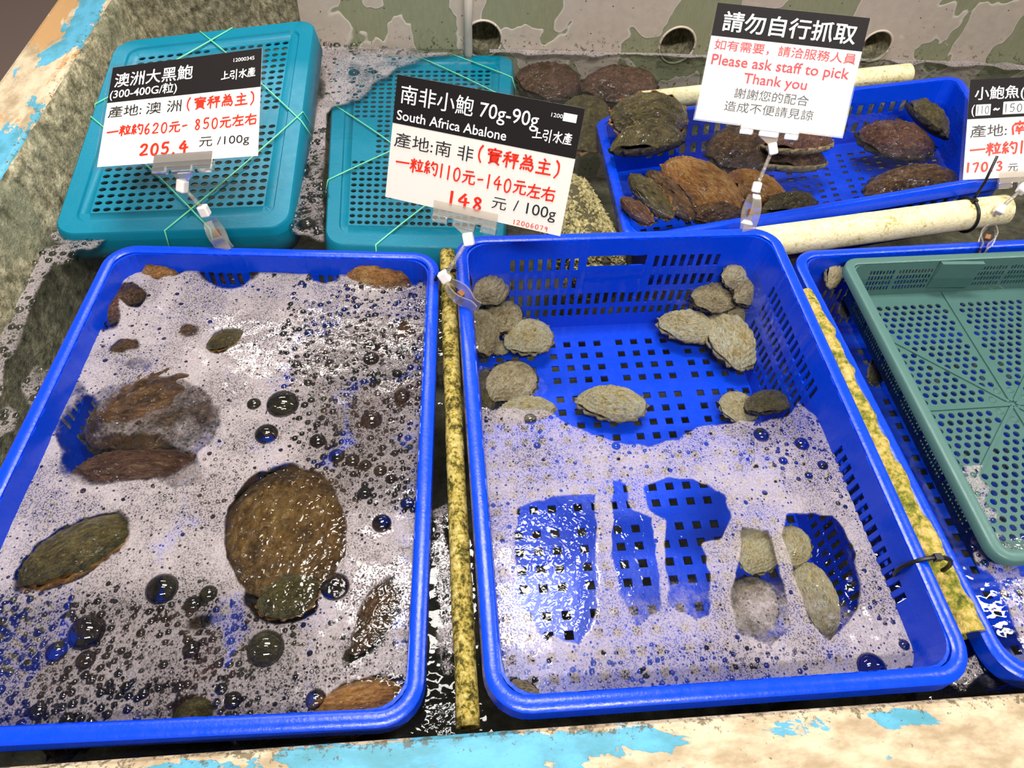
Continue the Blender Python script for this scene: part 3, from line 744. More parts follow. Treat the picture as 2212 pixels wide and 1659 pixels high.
S = [
 ('olive', (1316, 262), (1484, 250), .020, .62, 'frilly edged brown abalone topmost in the corner of the tilted basket', 'orange', 35, 0, GR),
 ('olive', (1320, 326), (1474, 296), .016, .45, 'smooth olive abalone below the frilly edged one', 'dark', -20, 0, GR),
 ('brown', (1536, 352), (1656, 300), -.020, .72, 'shaggy brown abalone behind the sign clip', 'dark', 10, 0, GR),
 ('red', (1648, 318), (1796, 306), .006, .45, 'upper abalone of the stacked two beneath the please ask staff sign', 'pale', -15, 0, GR),
 ('brown', (1640, 352), (1784, 350), -.020, .42, 'lower abalone of the stacked two beneath the please ask staff sign', 'pale', -15, 0, GR),
 ('red', (1848, 296), (2018, 320), -.012, .60, 'clean pinkish oval abalone alone on the basket floor', 'dark', 8, 0, GR),
 ('olive', (1960, 226), (2044, 296), .012, .55, 'dark abalone leaning on the far wall beside the small abalone sign', 'dark', -30, 0, GR),
 ('brown', (1868, 418), (2066, 396), .012, .42, 'rusty abalone half hidden behind the cream pipe', 'dark', 20, 0, GR),
 ('orange', (1432, 356), (1596, 446), .022, .52, 'big orange brown abalone in the front heap of the tilted basket', 'orange', 22, 0, GR),
 ('olive', (1362, 380), (1452, 470), .018, .34, 'tan edged abalone standing on its side in the front heap', 'orange', 50, 0, GR),
 ('red', (1342, 428), (1410, 484), .012, .36, 'purple striped abalone edge at the front corner of the heap', 'orange', 50, 0, GR),
 ('brown', (1402, 372), (1496, 474), .014, .30, 'dark lipped abalone standing between the orange one and the tan edged one', 'dark', 50, 0, GR),
 ('orange', (1568, 380), (1700, 440), .002, .50, 'ribbed orange abalone behind the clip rod', 'dark', 12, 0, GR),
 ('olive', (1640, 462), (1764, 438), .010, .30, 'thin olive abalone edge beside the upright clip', 'dark', -20, 0, GR),
 ('brown', (1490, 470), (1610, 450), .008, .4, 'black fleshed abalone at the very front of the heap', 'dark', 25, 0, GR),
 ('red', (1114, 178), (1264, 152), -.055, .66, 'large dark oval abalone against the grey wall beside the floating crate', 'dark', 30, 0, 'large abalone loose on the tank bottom'),
 ('red', (1258, 192), (1420, 178), -.060, .56, 'large dark abalone against the grey wall under the open drain hole', 'dark', 30, 0, 'large abalone loose on the tank bottom'),
 ('olive', (1210, 268), (1306, 226), -.060, .7, 'olive abalone behind the sign corner outside the tilted basket', 'orange', 0, 0, 'large abalone loose on the tank bottom'),
 ('olive', (1210, 325), (1304, 280), -.050, .7, 'olive abalone above the gravel sack outside the tilted basket', 'orange', 0, 0, 'large abalone loose on the tank bottom'),
]
for k, a, c, z, wr, lb, ft, ti, pi_, gr in S: abalone(k, a, c, z, wr, lb, gr, ft, ti, pi_)
for k, a, c, z, wr, lb, ti in [('cream', (1790, 622), (1802, 566), -.012, .5, 'cream ridged abalone in the corner between colander and blue rim', 40),
                            ('olive', (1818, 684), (1842, 640), -.045, .5, 'olive abalone in the gap below the cream ridged one', 30),
                            ('olive', (1880, 830), (1908, 775), -.045, .5, 'brown abalone in the gap halfway along the colander', 30)]:
    abalone(k, a, c, z, wr, lb, 'abalone beside the colander', 'pale', ti, 0)

# ------------------------------------------------------------------ pipes, ties, gravel, hose
def pipe_mat(name, stops, sc, bmp):
    m, nt = mat(name); g = NT(nt); v = g.obj()
    n = g.noise(v, sc, 6, .7); n2 = g.noise(v, sc*.22, 3, .6)
    c = g.ramp(g.math('ADD', g.math('MULTIPLY', n, .7), g.math('MULTIPLY', n2, .35)), stops)
    g.out(g.pbsdf(c, .6, g.bump(n, bmp, .8), .35)); return m
M['cream_pipe'] = pipe_mat('cream_pipe_paint', [(.33, lin((104, 100, 44))), (.42, lin((190, 178, 116))), (.50, lin((226, 212, 166))), (.7, lin((238, 226, 190)))], 170, .002)
M['moss_pipe'] = pipe_mat('mossy_yellow_pipe', [(.38, lin((20, 20, 8))), (.47, lin((88, 80, 24))), (.53, lin((172, 150, 62))), (.66, lin((222, 204, 134)))], 190, .004)
M['crust'] = pipe_mat('crusted_yellow_green', [(.38, lin((62, 72, 12))), (.48, lin((128, 128, 36))), (.56, lin((190, 164, 82))), (.70, lin((226, 200, 136)))], 130, .006)
def pipe(name, P, r, mt, label, cat, rough=0, n=24, seg=40, wall=.004):
    P = [np.array(p, float) for p in P]; b = MB(); ax = P[-1]-P[0]; ax /= np.linalg.norm(ax)
    ts = np.linspace(0, 1, seg); pts = []; k = len(P)-1
    for t in ts:
        i = min(int(t*k), k-1); pts.append(P[i]+(P[i+1]-P[i])*(t*k-i))
    b.tube(pts, r, n, caps=False)
    V = np.array(b.v)
    if rough:
        for i in range(seg): 
            c = pts[i]
            for j in range(n):
                q = V[i*n+j]; dd = q-c; V[i*n+j] = c+dd*(1+rough*(fbm(q[0]*60, q[1]*60, q[2]*60+3, 3)-.42)*2)
    base = len(V); inner = [pts[-1]+(V[(seg-1)*n+j]-pts[-1])*(1-wall/r) for j in range(n)]
    inner2 = [p-ax*.05 for p in inner]; inn0 = [pts[0]+(V[j]-pts[0])*(1-wall/r) for j in range(n)]; inn1 = [p+ax*.05 for p in inn0]
    b.v = [tuple(q) for q in V]+[tuple(q) for q in inner+inner2+inn0+inn1]
    for j in range(n):
        jj = (j+1) % n
        b.f += [((seg-1)*n+j, (seg-1)*n+jj, base+jj, base+j), (base+j, base+jj, base+n+jj, base+n+j), (jj, j, base+2*n+j, base+2*n+jj), (base+2*n+jj, base+2*n+j, base+3*n+j, base+3*n+jj)]
        b.m += [0]*4
    b.f += [tuple(base+n+j for j in range(n)), tuple(base+3*n+j for j in reversed(range(n)))]; b.m += [0]*2
    return tag(b.build(name, mt, None, True, 45), label, cat)
pipe('float_pipe', [at(1600, 530, .010), at(2166, 453, .030)], .0222, M['cream_pipe'], 'thick cream pipe speckled with algae along the tilted basket', 'pipe', .02)
pipe('float_pipe', [at(966, 548, .004), at(984, 1000, .004), at(1012, 1572, .004)], .0098, M['moss_pipe'], 'thin mossy yellow pipe between the two front baskets', 'pipe', .10, 16, 90, .003)
pipe('float_pipe', [at(1738, 640, .012), at(1880, 945, .012), at(2096, 1372, .012)], .0135, M['crust'], 'crusted yellow green pipe along the side of the slotted basket', 'pipe', .42, 18, 110, .004)
pipe('float_pipe', [at(1380, 222, -.02), at(1960, 160, .0)], .019, M['cream_pipe'], 'cream pipe mostly hidden behind the tilted basket and sign', 'pipe', .02)
def tie(c, axis, r, label, tail=None, w=.0022):
    axis = np.array(axis, float); axis /= np.linalg.norm(axis); x = np.cross(axis, (0, 0, 1)); x /= np.linalg.norm(x); y = np.cross(axis, x)
    rx_, ry_ = r; b = MB(); c = np.array(c, float)
    b.tube([c+x*rx_*math.cos(2*math.pi*k/28)+y*ry_*math.sin(2*math.pi*k/28) for k in range(28)], w, 8, True)
    e = empty('cable_tie', label, 'cable tie', 'black cable ties', tuple(c)); 
    b.v = [tuple(np.array(q)-c) for q in b.v]; b.build('strap', M['tie'], e, True)
    b = MB(); b.box(tuple(-y*ry_), (.007, .006, .006)); b.build('lock_head', M['tie'], e)
    if tail is not None:
        b = MB(); b.tube([np.array(p)-c for p in tail], w*.9, 6); b.build('tail', M['tie'], e, True)
pa, pb_ = at(1600, 530, .010), at(2166, 453, .030); pc_ = pa+(pb_-pa)*.85
tie(pc_, pb_-pa, (.0245, .0245), 'black cable tie round the cream pipe below the small abalone sign', [pc_+np.array((.0, .004, .024)), pc_+np.array((.004, .010, .050)), pc_+np.array((.005, .02, .085))])
cm = at(1990, 1216, .045); tie((.449, cm[1], .030), (0.02, 1, 0), (.024, .026), 'black cable tie over the slotted basket rim and crusted pipe')
cm = at(992, 585, .045); tie((.016, cm[1], .024), (0, 1, 0), (.022, .024), 'black cable tie over the slotted basket rim and mossy pipe')
# gravel sack
M['gravel_bed'] = simple('gravel_bed', (70, 60, 34), .8)
def gravel():
    rs = random.Random(5); b = MB(); P0, P1 = np.array((.238, .712, -.075)), np.array((.190, .935, -.065)); 
    ax = P1-P0; L = np.linalg.norm(ax); ax /= L; sx = np.cross(ax, (0, 0, 1)); sx /= np.linalg.norm(sx); up = np.cross(sx, ax)
    ctr = (P0+P1)/2
    def surf(u, v):   # u along, v around
        sq = (1-abs(u)**6)**.5; cv, sv = math.cos(v), math.sin(v)
        return ctr+ax*u*L/2+sx*.042*sq*math.copysign(abs(cv)**.6, cv)+up*.056*sq*math.copysign(abs(sv)**.6, sv)
    nu, nv = 14, 20
    vs = [surf(-1+2*i/(nu-1), 2*math.pi*j/nv) for i in range(nu) for j in range(nv)]
    b.add(vs, [(i*nv+j, i*nv+(j+1) % nv, (i+1)*nv+(j+1) % nv, (i+1)*nv+j) for i in range(nu-1) for j in range(nv)], 1)
    for k in range(3600):
        c = surf(rs.uniform(-1, 1), rs.uniform(-.3, math.pi+.3)); s = rs.uniform(.0026, .0056)
        R = np.array(Matrix.Rotation(rs.uniform(0, 6.28), 3, Vector((rs.random()-.5, rs.random()-.5, rs.random()-.5)).normalized()))
        st = np.array((rs.uniform(.7, 1.5), rs.uniform(.6, 1), rs.uniform(.5, .9)))*s
        o8 = [(1,0,0),(-1,0,0),(0,1,0),(0,-1,0),(0,0,1),(0,0,-1)]
        b.add([c+R @ (np.array(q)*st*rs.uniform(.8, 1.1)) for q in o8], [(0,2,4),(2,1,4),(1,3,4),(3,0,4),(2,0,5),(1,2,5),(3,1,5),(0,3,5)])
    m, nt = mat('coral_gravel'); g = NT(nt); n = g.noise(g.obj(), 160, 3, .6)
    g.out(g.pbsdf(g.ramp(n, [(.35, lin((92, 82, 46))), (.5, lin((152, 136, 88))), (.65, lin((192, 176, 128)))]), .7))
    o = b.build('gravel', [m, M['gravel_bed']]); tag(o, 'heap of coarse cream coral gravel between the crate and the tilted basket', 'gravel', None, 'stuff')
gravel()
hp = [at_y(1012, -40, 1.252), at_y(1011, 50, 1.250), at_y(1012, 112, 1.250), np.array((.062, 1.252, -.03))]
b = MB(); b.tube(hp, .0075, 14); tag(b.build('hose', M['hose'], None, True), 'pale translucent hose hanging down the grey wall into the water', 'hose')

# ------------------------------------------------------------------ signs
GLY = {
 '一': [[(0,5),(10,5.6)]],
 '粒': [[(.5,6),(4.5,6.6)],[(2.6,10),(2.4,0)],[(.8,9),(1.6,7.4)],[(4.3,9.2),(3.5,7.6)],[(2.4,5.8),(.2,2.5)],[(2.6,5.6),(4.6,3.2)],[(7,10),(7.4,8.8)],[(5.4,8),(9.6,8.4)],[(6.3,6.6),(6.8,3)],[(8.8,7),(7.8,3)],[(4.8,1.6),(10,2)]],
 '約': [[(2.5,10),(.8,7.6),(2.8,7.4)],[(3.6,8.6),(.6,4.8),(4,5.2)],[(1.2,3.5),(.4,1.2)],[(2.3,4.6),(2.4,.8)],[(3.5,3.6),(4.3,1.8)],[(6.5,10),(5.2,7)],[(6,8.4),(9.6,8.6),(9.4,2),(8.6,.2),(7.6,1)],[(6.4,6),(7.6,4.4)]],
 '元': [[(2.5,9),(8,9.4)],[(.8,6),(9.4,6.5)],[(3.8,6),(3.2,3),(.8,.4)],[(6,6.2),(5.9,1.6),(6.6,.4),(9.4,.5),(9.8,2.2)]],
 '左': [[(.5,7.4),(9.5,8)],[(4.8,10),(3.4,5),(.5,.8)],[(4,4.6),(9,5)],[(6.5,4.8),(6.3,.8)],[(3.2,.4),(9.8,.8)]],
 '右': [[(.5,7.4),(9.5,8)],[(4.8,10),(3.2,5.4),(.3,2)],[(4,4.6),(4.2,.3)],[(4,4.6),(9,4.9),(8.8,.5)],[(4.2,.6),(8.8,.9)]],
 '實': [[(5,10),(5,9)],[(1,7.8),(1.2,8.8),(9,8.9),(8.6,7.8)],[(2,7),(8,7.2)],[(3,8),(2.6,5.8),(8,6)],[(1,5.8),(9.4,6)],[(2.8,5),(2.8,1.6)],[(2.8,5),(7.4,5),(7.4,1.6)],[(2.8,3.8),(7.4,3.8)],[(2.8,2.7),(7.4,2.7)],[(2.8,1.6),(7.4,1.6)],[(4,1.5),(2,0)],[(6.4,1.5),(8.6,0)]],
 '秤': [[(4.2,10),(1.4,8.8)],[(.3,7),(5,7.3)],[(2.7,8.8),(2.6,0)],[(2.6,6.6),(.2,3)],[(2.8,6.4),(4.8,4)],[(5.6,8.8),(9.4,9)],[(6.3,7.6),(6.8,6)],[(9,7.8),(8.2,6)],[(5,5),(10,5.2)],[(7.6,8.8),(7.5,0)]],
 '為': [[(3,10),(3.8,8.6)],[(6.5,9.8),(1,3)],[(2,7.6),(7.4,7.8),(6.6,5.8)],[(3,5.7),(8,5.8),(7.2,3.9)],[(2.4,3.8),(8.6,3.9),(8,.5),(7,.8)],[(1.5,2),(1,.6)],[(3,2),(3.2,.8)],[(4.6,2),(5,.9)],[(6,2.2),(6.5,1.2)]],
 '主': [[(4.6,10),(5.6,8.8)],[(1.5,7.2),(8.5,7.5)],[(5,7.4),(5,.8)],[(2,4),(8,4.2)],[(.4,.5),(9.8,.8)]],
 '南': [[(2,8.3),(8,8.7)],[(5,10),(4.9,7)],[(1.2,0),(1.2,7),(9,7.2),(8.8,.4)],[(3.5,6),(4,5)],[(6.8,6),(6,5)],[(3,4.4),(7.4,4.5)],[(2.8,2.8),(7.6,2.9)],[(5.1,4.4),(5,.2)]],
 '上': [[(4,10),(4,2)],[(4,6),(7.5,6.3)],[(0,1),(10,2)]],
 '引': [[(.5,9),(4.5,9.2),(4.4,6.4),(.8,6),(.6,3.2),(4.8,3.4),(4.2,0),(2.8,.8)],[(8,10.5),(7.8,-1)]],
 '水': [[(5,10),(5,.3),(3.6,1.2)],[(.5,6.6),(4,6.6),(.6,1.4)],[(9,8.4),(5.6,5.4),(9.8,1)]],
 '產': [[(5,10),(5,9)],[(1.5,8.8),(8.5,9)],[(3,8.5),(7,6.8)],[(7,8.5),(3.4,6.8)],[(1.4,6.4),(9,6.6)],[(1.8,6.4),(.4,0)],[(4,5.8),(3,4.6)],[(3,4.4),(8.6,4.6)],[(3.2,2.6),(8,2.7)],[(5.6,5.8),(5.5,.5)],[(2.2,.4),(9.4,.6)]],
 '(': [[(6,10.5),(3.2,7.5),(2.8,3),(5.6,-.5)]], ')': [[(3,10.5),(6.2,8),(6.4,3),(3,-.5)]], '-': [[(2,4.8),(8,5.4)]], '.': [[(4,.6),(5,.2)]], '~': [[(1,4.5),(3,6),(6,4.4),(8.5,5.8)]],
 '0': [[(5,9.6),(2.4,8),(1.6,4),(3.2,.6),(6,.2),(8.2,3),(8.2,7),(6.4,9.4),(5,9.6)]],
 '1': [[(5,10),(4.8,0)]],
 '2': [[(1.6,7.6),(3.6,9.6),(6.8,9.2),(7.4,7),(5,3.6),(1.4,.6),(8.6,.8)]],
 '3': [[(2,8.8),(5,9.8),(7.2,8),(4.6,5.4),(7.8,3.6),(6,.4),(2,.8)]],
 '4': [[(5.8,9.8),(1.6,4),(9,4.2)],[(6.4,7),(6.2,0)]],
 '5': [[(8,9.8),(3.2,9.4),(2.6,5.4),(6.4,5.8),(8,3),(5.6,.2),(1.8,.8)]],
 '6': [[(6.4,10),(3,6.6),(2.2,2.6),(4.4,.2),(7.4,1.6),(7.2,4.2),(4.6,4.8),(2.4,3)]],
 '7': [[(1.6,8.8),(7.8,9.4),(4.6,0)]],
 '8': [[(7,8.6),(4.8,9.8),(2.6,8.2),(4.6,5.6),(7.6,3),(5.4,.2),(2.4,1.8),(4.4,4.8),(7.2,7.2),(7,8.6)]],
 '9': [[(7.6,8),(5,9.8),(2.6,7.6),(4,5.2),(7.2,6.4),(7.6,8),(7,0)]],
}
NARROW = {'(': .55, ')': .55, '-': .6, '.': .4, '1': .45, '0': .62, '2': .65, '3': .62, '4': .7, '5': .65, '6': .62, '7': .62, '8': .62, '9': .62, '~': .7}
def smooth_line(P, n=5):
    P = [np.array(p, float) for p in P]
    if len(P) < 3: return P
    Q = [2*P[0]-P[1]]+P+[2*P[-1]-P[-2]]; out = []
    for i in range(1, len(Q)-2):
        for k in range(n):
            t = k/n; a, b_, c, d = Q[i-1:i+3]
            out.append(.5*((2*b_)+(c-a)*t+(2*a-5*b_+4*c-d)*t*t+(3*b_-a-3*c+d)*t**3))
    return out+[P[-1]]
def hand(text, wid):
    """pen strokes as flat ribbons; returns verts, faces in a box one unit tall"""
    vs, fs = [], []; x = 0; rs = random.Random(len(text)*7+3)
    for ch in text:
        if ch == ' ': x += .4; continue
        w = NARROW.get(ch, .98); dy = rs.uniform(-.04, .04)
        for st in GLY[ch]:
            P = smooth_line([(x+px_/10*w, py_/10+dy) for px_, py_ in st]); n = len(P)
            P[0] = P[0]+(P[0]-P[1])/(np.linalg.norm(P[0]-P[1])+1e-9)*wid*.3; P[-1] = P[-1]+(P[-1]-P[-2])/(np.linalg.norm(P[-1]-P[-2])+1e-9)*wid*.3
            b0 = len(vs)
            for i in range(n):
                t = P[min(n-1, i+1)]-P[max(0, i-1)]; t /= np.linalg.norm(t)+1e-9; nn = np.array((-t[1], t[0]))*wid/2*(1-.25*i/n)
                vs += [P[i]+nn, P[i]-nn]
            fs += [(b0+2*i, b0+2*i+1, b0+2*i+3, b0+2*i+2) for i in range(n-1)]
        x += w+.10
    return np.array(vs), fs, x-.10
def typed(text, bold):
    cu = bpy.data.curves.new('lettering', 'FONT'); cu.body = text; cu.offset = bold; cu.size = 1; cu.resolution_u = 3
    o = bpy.data.objects.new('lettering', cu); COL.objects.link(o); bpy.context.view_layer.update()
    me = bpy.data.meshes.new_from_object(o.evaluated_get(bpy.context.evaluated_depsgraph_get()))
    V = np.array([v.co[:2] for v in me.vertices]); F = [tuple(p.vertices) for p in me.polygons]
    bpy.data.objects.remove(o); bpy.data.curves.remove(cu); bpy.data.meshes.remove(me)
    return V, F
class Sign:
    def __init__(s, Q, label, head, m=(.024, .035)):
        s.Q = [np.array(q, float) for q in Q]; s.m = m
        s.n = np.cross(s.Q[1]-s.Q[0], s.Q[0]-s.Q[3]); s.n /= np.linalg.norm(s.n); s.o = (s.Q[2]+s.Q[3])/2
        s.W = np.linalg.norm(s.Q[1]-s.Q[0]); s.Hh = np.linalg.norm(s.Q[0]-s.Q[3])
        s.e = empty('price_sign' if 'price' in label else 'notice_sign', label, 'sign', 'shop signs on clips', tuple(s.o))
        s.sheet('laminate', M['film'], -m[0]*0, 0, 1, 1, .0006, raw=True)
        s.sheet('card', M['paper'], 0, 0, 1, 1, .0004)
        s.sheet('header_band', M['black_ink'], 0, 0, 1, head, .0002, .0004)
    def P(s, u, v, z=0, raw=False):     # u to the right, v down, over the paper
        if not raw: u = s.m[0]+u*(1-2*s.m[0]); v = s.m[1]+v*(1-2*s.m[1])
        return s.Q[0]*(1-u)*(1-v)+s.Q[1]*u*(1-v)+s.Q[2]*u*v+s.Q[3]*(1-u)*v+s.n*z-s.o
    def sheet(s, name, mt, u0, v0, u1, v1, th, z0=0, raw=False, n=6):
        b = MB(); off = [z0+th/2, z0-th/2] if name != 'header_band' else [z0+.0001, z0-.0001]
        for z in off: b.add([s.P(u0+(u1-u0)*i/n, v0+(v1-v0)*j/n, z, raw) for i in range(n+1) for j in range(n+1)], [])
        k = n+1
        for i in range(n):
            for j in range(n):
                b.f.append((i*k+j, i*k+j+1, (i+1)*k+j+1, (i+1)*k+j)); b.f.append(tuple(k*k+q for q in (i*k+j, (i+1)*k+j, (i+1)*k+j+1, i*k+j+1))); b.m += [0, 0]
        rim = [i*k for i in range(k)]+[n*k+j for j in range(1, k)]+[i*k+n for i in range(n-1, -1, -1)]+[j for j in range(n-1, 0, -1)]
        for i in range(len(rim)): a, c = rim[i], rim[(i+1) % len(rim)]; b.f.append((a, c, k*k+c, k*k+a)); b.m.append(0)
        return b.build(name, mt, s.e)
    def put(s, V, F, u0, u1, vc, vh, mt, name, skew=0):
        """place outline V into u0..u1, centred on vc; vh None keeps the aspect"""
        lo, hi = V.min(0), V.max(0); N = (V-lo)/(hi-lo)
        if vh is None: vh = (u1-u0)*s.W*(1-2*s.m[0])*(hi[1]-lo[1])/(hi[0]-lo[0])/(s.Hh*(1-2*s.m[1]))
        b = MB(); b.add([s.P(u0+(u1-u0)*x, vc+vh*(.5-y)+skew*(x-.5), .0009) for x, y in N], F); return b.build(name, mt, s.e)
    def typed(s, t, u0, u1, vc, vh=None, mt='thin_ink', bold=0., skew=0): s.put(*typed(t, bold), u0, u1, vc, vh, M[mt], 'lettering', skew)
    def hand(s, t, u0, u1, vc, vh, mt='red_pen', wid=.10, skew=0, name='handwriting'):
        V, F, _ = hand(t, wid); s.put(V, F, u0, u1, vc, vh, M[mt], name, skew)
    def patch(s, u0, u1, v0, v1, mt='patch'):
        b = MB(); b.add([s.P(u0, v0, .0007), s.P(u1, v0, .0007), s.P(u1, v1, .0007), s.P(u0, v1, .0007)], [(3, 2, 1, 0)]); b.build('paper_patch', M[mt], s.e)
s1 = Sign([(-.4006, .8768, .1644), (-.1996, .8479, .2097), (-.201, .7156, .1409), (-.4078, .7427, .1043)], 'laminated price sign for large black abalone, before the leaning teal crate', .365)
s1.typed('澳洲大黑鮑', .03, .555, .145, None, 'white_ink', .007)
s1.typed('(300-400G/粒)', .012, .46, .29, None, 'white_ink', .008)
s1.typed('12000345', .82, .955, .085, .035, 'white_ink')
s1.hand('上引水產', .745, .965, .225, .10, 'white_ink', .13, name='logo')
s1.typed('產地:', .02, .24, .465, .115); s1.typed('澳 洲', .27, .50, .465, .115)
s1.hand('(實秤為主)', .535, .965, .465, .14, wid=.13)
s1.hand('一粒約620元- 850元左右', .03, .985, .665, .12, wid=.14)
s1.hand('205.4', .26, .57, .87, .13, wid=.19)
s1.typed('元 /100g', .635, .945, .845, .105)
s2 = Sign([(-.0433, .713, .2542), (.1576, .6513, .2539), (.1385, .5934, .1226), (-.0651, .659, .1282)], 'laminated price sign for South Africa abalone over the floating crate', .375)
s2.typed('南非小鮑 70g-90g', .03, .775, .15, None, 'white_ink', .003)
s2.typed('South Africa Abalone', .02, .62, .305, None, 'white_ink', .008)
s2.typed('1200', .835, .895, .085, .03, 'white_ink'); s2.patch(.897, .968, .055, .115)
s2.hand('上引水產', .755, .965, .245, .10, 'white_ink', .12, name='logo')
s2.typed('產地:', .02, .235, .50, .12); s2.typed('南 非', .25, .46, .50, .12)
s2.hand('(實秤為主)', .485, .93, .48, .15, wid=.135)
s2.hand('一粒約110元-140元左右', .04, .93, .68, .13, wid=.135)
s2.hand('148', .365, .545, .885, .13, wid=.16)
s2.typed('元', .60, .68, .845, .095); s2.typed('/ 100g', .72, .955, .845, .12)
s2.hand('12006079', .735, .925, .965, .045, wid=.13)
s3 = Sign([(.3602, .9077, .2503), (.5402, .8486, .2627), (.5189, .7598, .1504), (.3387, .8189, .1374)], 'white notice sign asking customers to let staff pick, above the tilted basket', .275, (.010, .014))
s3.typed('請勿自行抓取', .06, .94, .145, .17, 'white_ink', .012)
s3.typed('如有需要，請洽服務人員', .035, .975, .345, .09, 'red_print', .004)
s3.typed('Please ask staff to pick', .035, .955, .485, .12, 'red_print', .010)
s3.typed('Thank you', .275, .70, .615, .115, 'red_print', .010)
s3.typed('謝謝您的配合', .235, .735, .735, .09, 'thin_ink', .0)
s3.typed('造成不便請見諒', .185, .785, .855, .09, 'thin_ink', .0)
s3.hand('上引水產', .345, .575, .955, .045, 'thin_ink', .13, name='logo')
s4 = Sign([(.7591, .9052, .1604), (.9605, .8605, .2016), (.9592, .7564, .1015), (.7584, .7993, .0541)], 'price sign for small abalone beside the cable tie tail and cream pipe', .39)
s4.typed('小鮑魚(', .035, .355, .15, .15, 'white_ink', .008)
s4.typed('(', .022, .042, .31, .12, 'white_ink'); s4.patch(.05, .145, .25, .36); s4.hand('110', .06, .135, .305, .085, 'thin_ink', .10)
s4.hand('~', .16, .205, .305, .03, 'white_ink', .2); s4.patch(.225, .36, .235, .36); s4.hand('150', .24, .345, .30, .09, 'thin_ink', .10)
s4.typed('產地:', .025, .26, .515, .125); s4.hand('南', .29, .39, .50, .14, wid=.13)
s4.hand('一粒約1', .03, .37, .70, .14, wid=.14)
s4.hand('170.3', .02, .25, .88, .11, wid=.18); s4.typed('元', .285, .35, .90, .075)

def lerp_path(pxs, tA, tB):
    return [at_t(x, y, tA+(tB-tA)*f) for (x, y, f) in pxs]
def frame_of(t, up):
    z = t/np.linalg.norm(t); x = np.cross(up, z); x /= np.linalg.norm(x); y = np.cross(z, x); return np.stack([x, y, z], 1)
def rbox(name, c, s, R, mt, e, bw):
    b = MB(); b.box(c, s, R); o = b.build(name, mt, e); bev(o, bw, 2); return o
def clip_holder(sign, ug, J1, J2, C0, C1, label, cw=.017, side=None, mt=None):
    """gripper on the sign's lower edge at u=ug, two ball joints, rod, and a spring clamp from C0 to C1"""
    J1, J2, C0, C1 = [np.array(p, float) for p in (J1, J2, C0, C1)]
    e = empty('sign_clip', label, 'sign clip', 'clear clips holding the signs', tuple(C1)); o = C1
    ux = (sign.Q[2]-sign.Q[3])/np.linalg.norm(sign.Q[2]-sign.Q[3]); n = sign.n; dn = np.cross(ux, n); dn /= np.linalg.norm(dn)
    if dn @ (sign.Q[3]-sign.Q[0]) < 0: dn = -dn
    base = sign.Q[3]*(1-ug)+sign.Q[2]*ug; Rg = np.stack([ux, dn, n], 1)
    rbox('gripper_plate', base+dn*(-.006)+n*.0024-o, (.074, .017, .0016), Rg, M['clear'], e, .0006)
    rbox('gripper_plate', base+dn*(-.004)-n*.0024-o, (.074, .013, .0016), Rg, M['clear'], e, .0006)
    for k in (-.0285, .0, .0285):
        rbox('hinge', base+dn*.0060+ux*k-o, (.019 if k else .027, .009, .0075), Rg, M['clear'], e, .002)
    b = MB(); p = [base+dn*.009+ux*q for q in (-.013, .013)]+[J1+ux*q-(J1-base)/np.linalg.norm(J1-base)*.004 for q in (.004, -.004)]
    b.add([q+n*.0018-o for q in p]+[q-n*.0018-o for q in p], [(0,1,2,3),(7,6,5,4),(0,4,5,1),(1,5,6,2),(2,6,7,3),(3,7,4,0)]); b.build('neck', M['clear'], e)
    Rr = frame_of(J2-J1, n)
    rbox('joint', J1-o, (.0115, .0105, .015), frame_of(J1-base, n), M['joint'], e, .002)
    rbox('joint', J2-o, (.0115, .0105, .014), frame_of(C0-J2 if np.linalg.norm(C0-J2) > .003 else J2-J1, n), M['joint'], e, .002)
    b = MB(); b.tube([J1-o, J2-o], .0026, 10); b.build('rod', M['clear'], e, True)
    # clamp: two curved jaws side by side along 'side', joined by a spring block
    t = C1-C0; L = np.linalg.norm(t); t /= L
    sd = np.array(side, float); sd -= t*(sd @ t); sd /= np.linalg.norm(sd); wv = np.cross(t, sd)
    for sg in (1, -1):
        b = MB(); N = 14
        for i in range(N):
            f = i/(N-1); c = C0+t*L*f+sd*sg*(.0035+.006*math.sin(f*math.pi*1.25+.2)*(1 if f < .75 else .6)+(.006*max(0, f-.8)*5*.6))
            hw = cw/2*(.55+.55*f**.8)
            for q, th in ((-hw, .001), (hw, .001), (hw, -.001), (-hw, -.001)): b.v.append(tuple(c+wv*q+sd*th-o))
        for i in range(N-1):
            for j in range(4): b.f.append((i*4+j, i*4+(j+1) % 4, (i+1)*4+(j+1) % 4, (i+1)*4+j)); b.m.append(0)
        b.f += [(0, 1, 2, 3), tuple((N-1)*4+j for j in (3, 2, 1, 0))]; b.m += [0, 0]
        b.build('jaw', M['clear'], e, True, 40)
    rbox('spring', C0+t*L*.42-o, (.007, .007, .008), frame_of(t, sd), M['spring'], e, .001)
M['spring'] = simple('rusty_spring', (128, 78, 30), .5)
def dep(P): return depth(P)
tS = dep((s1.Q[2]+s1.Q[3])/2); c1 = np.array(at(478, 512, zL+.004)); tC = dep(c1)
clip_holder(s1, .545, at_t(394, 402, tS*.85+tC*.15), at_t(441, 455, tS*.5+tC*.5), at_t(452, 476, tS*.35+tC*.65), at(487, 540, zL-.004), 'clear clip gripping the foamy basket rim under the large black abalone sign', .018, (0, 1, 0))
tS = dep((s2.Q[2]+s2.Q[3])/2); tC = dep(at(1000, 650, zM))
clip_holder(s2, .465, at_t(1012, 517, tS*.8+tC*.2), at_t(960, 598, tS*.35+tC*.65), at_t(970, 612, tS*.2+tC*.8), at(1030, 668, zM+.002), 'clear clip gripping the slotted basket side under the South Africa abalone sign', .016, (.5, 1, 0))
tS = dep((s3.Q[2]+s3.Q[3])/2); tC = dep(at(1618, 490, zM))
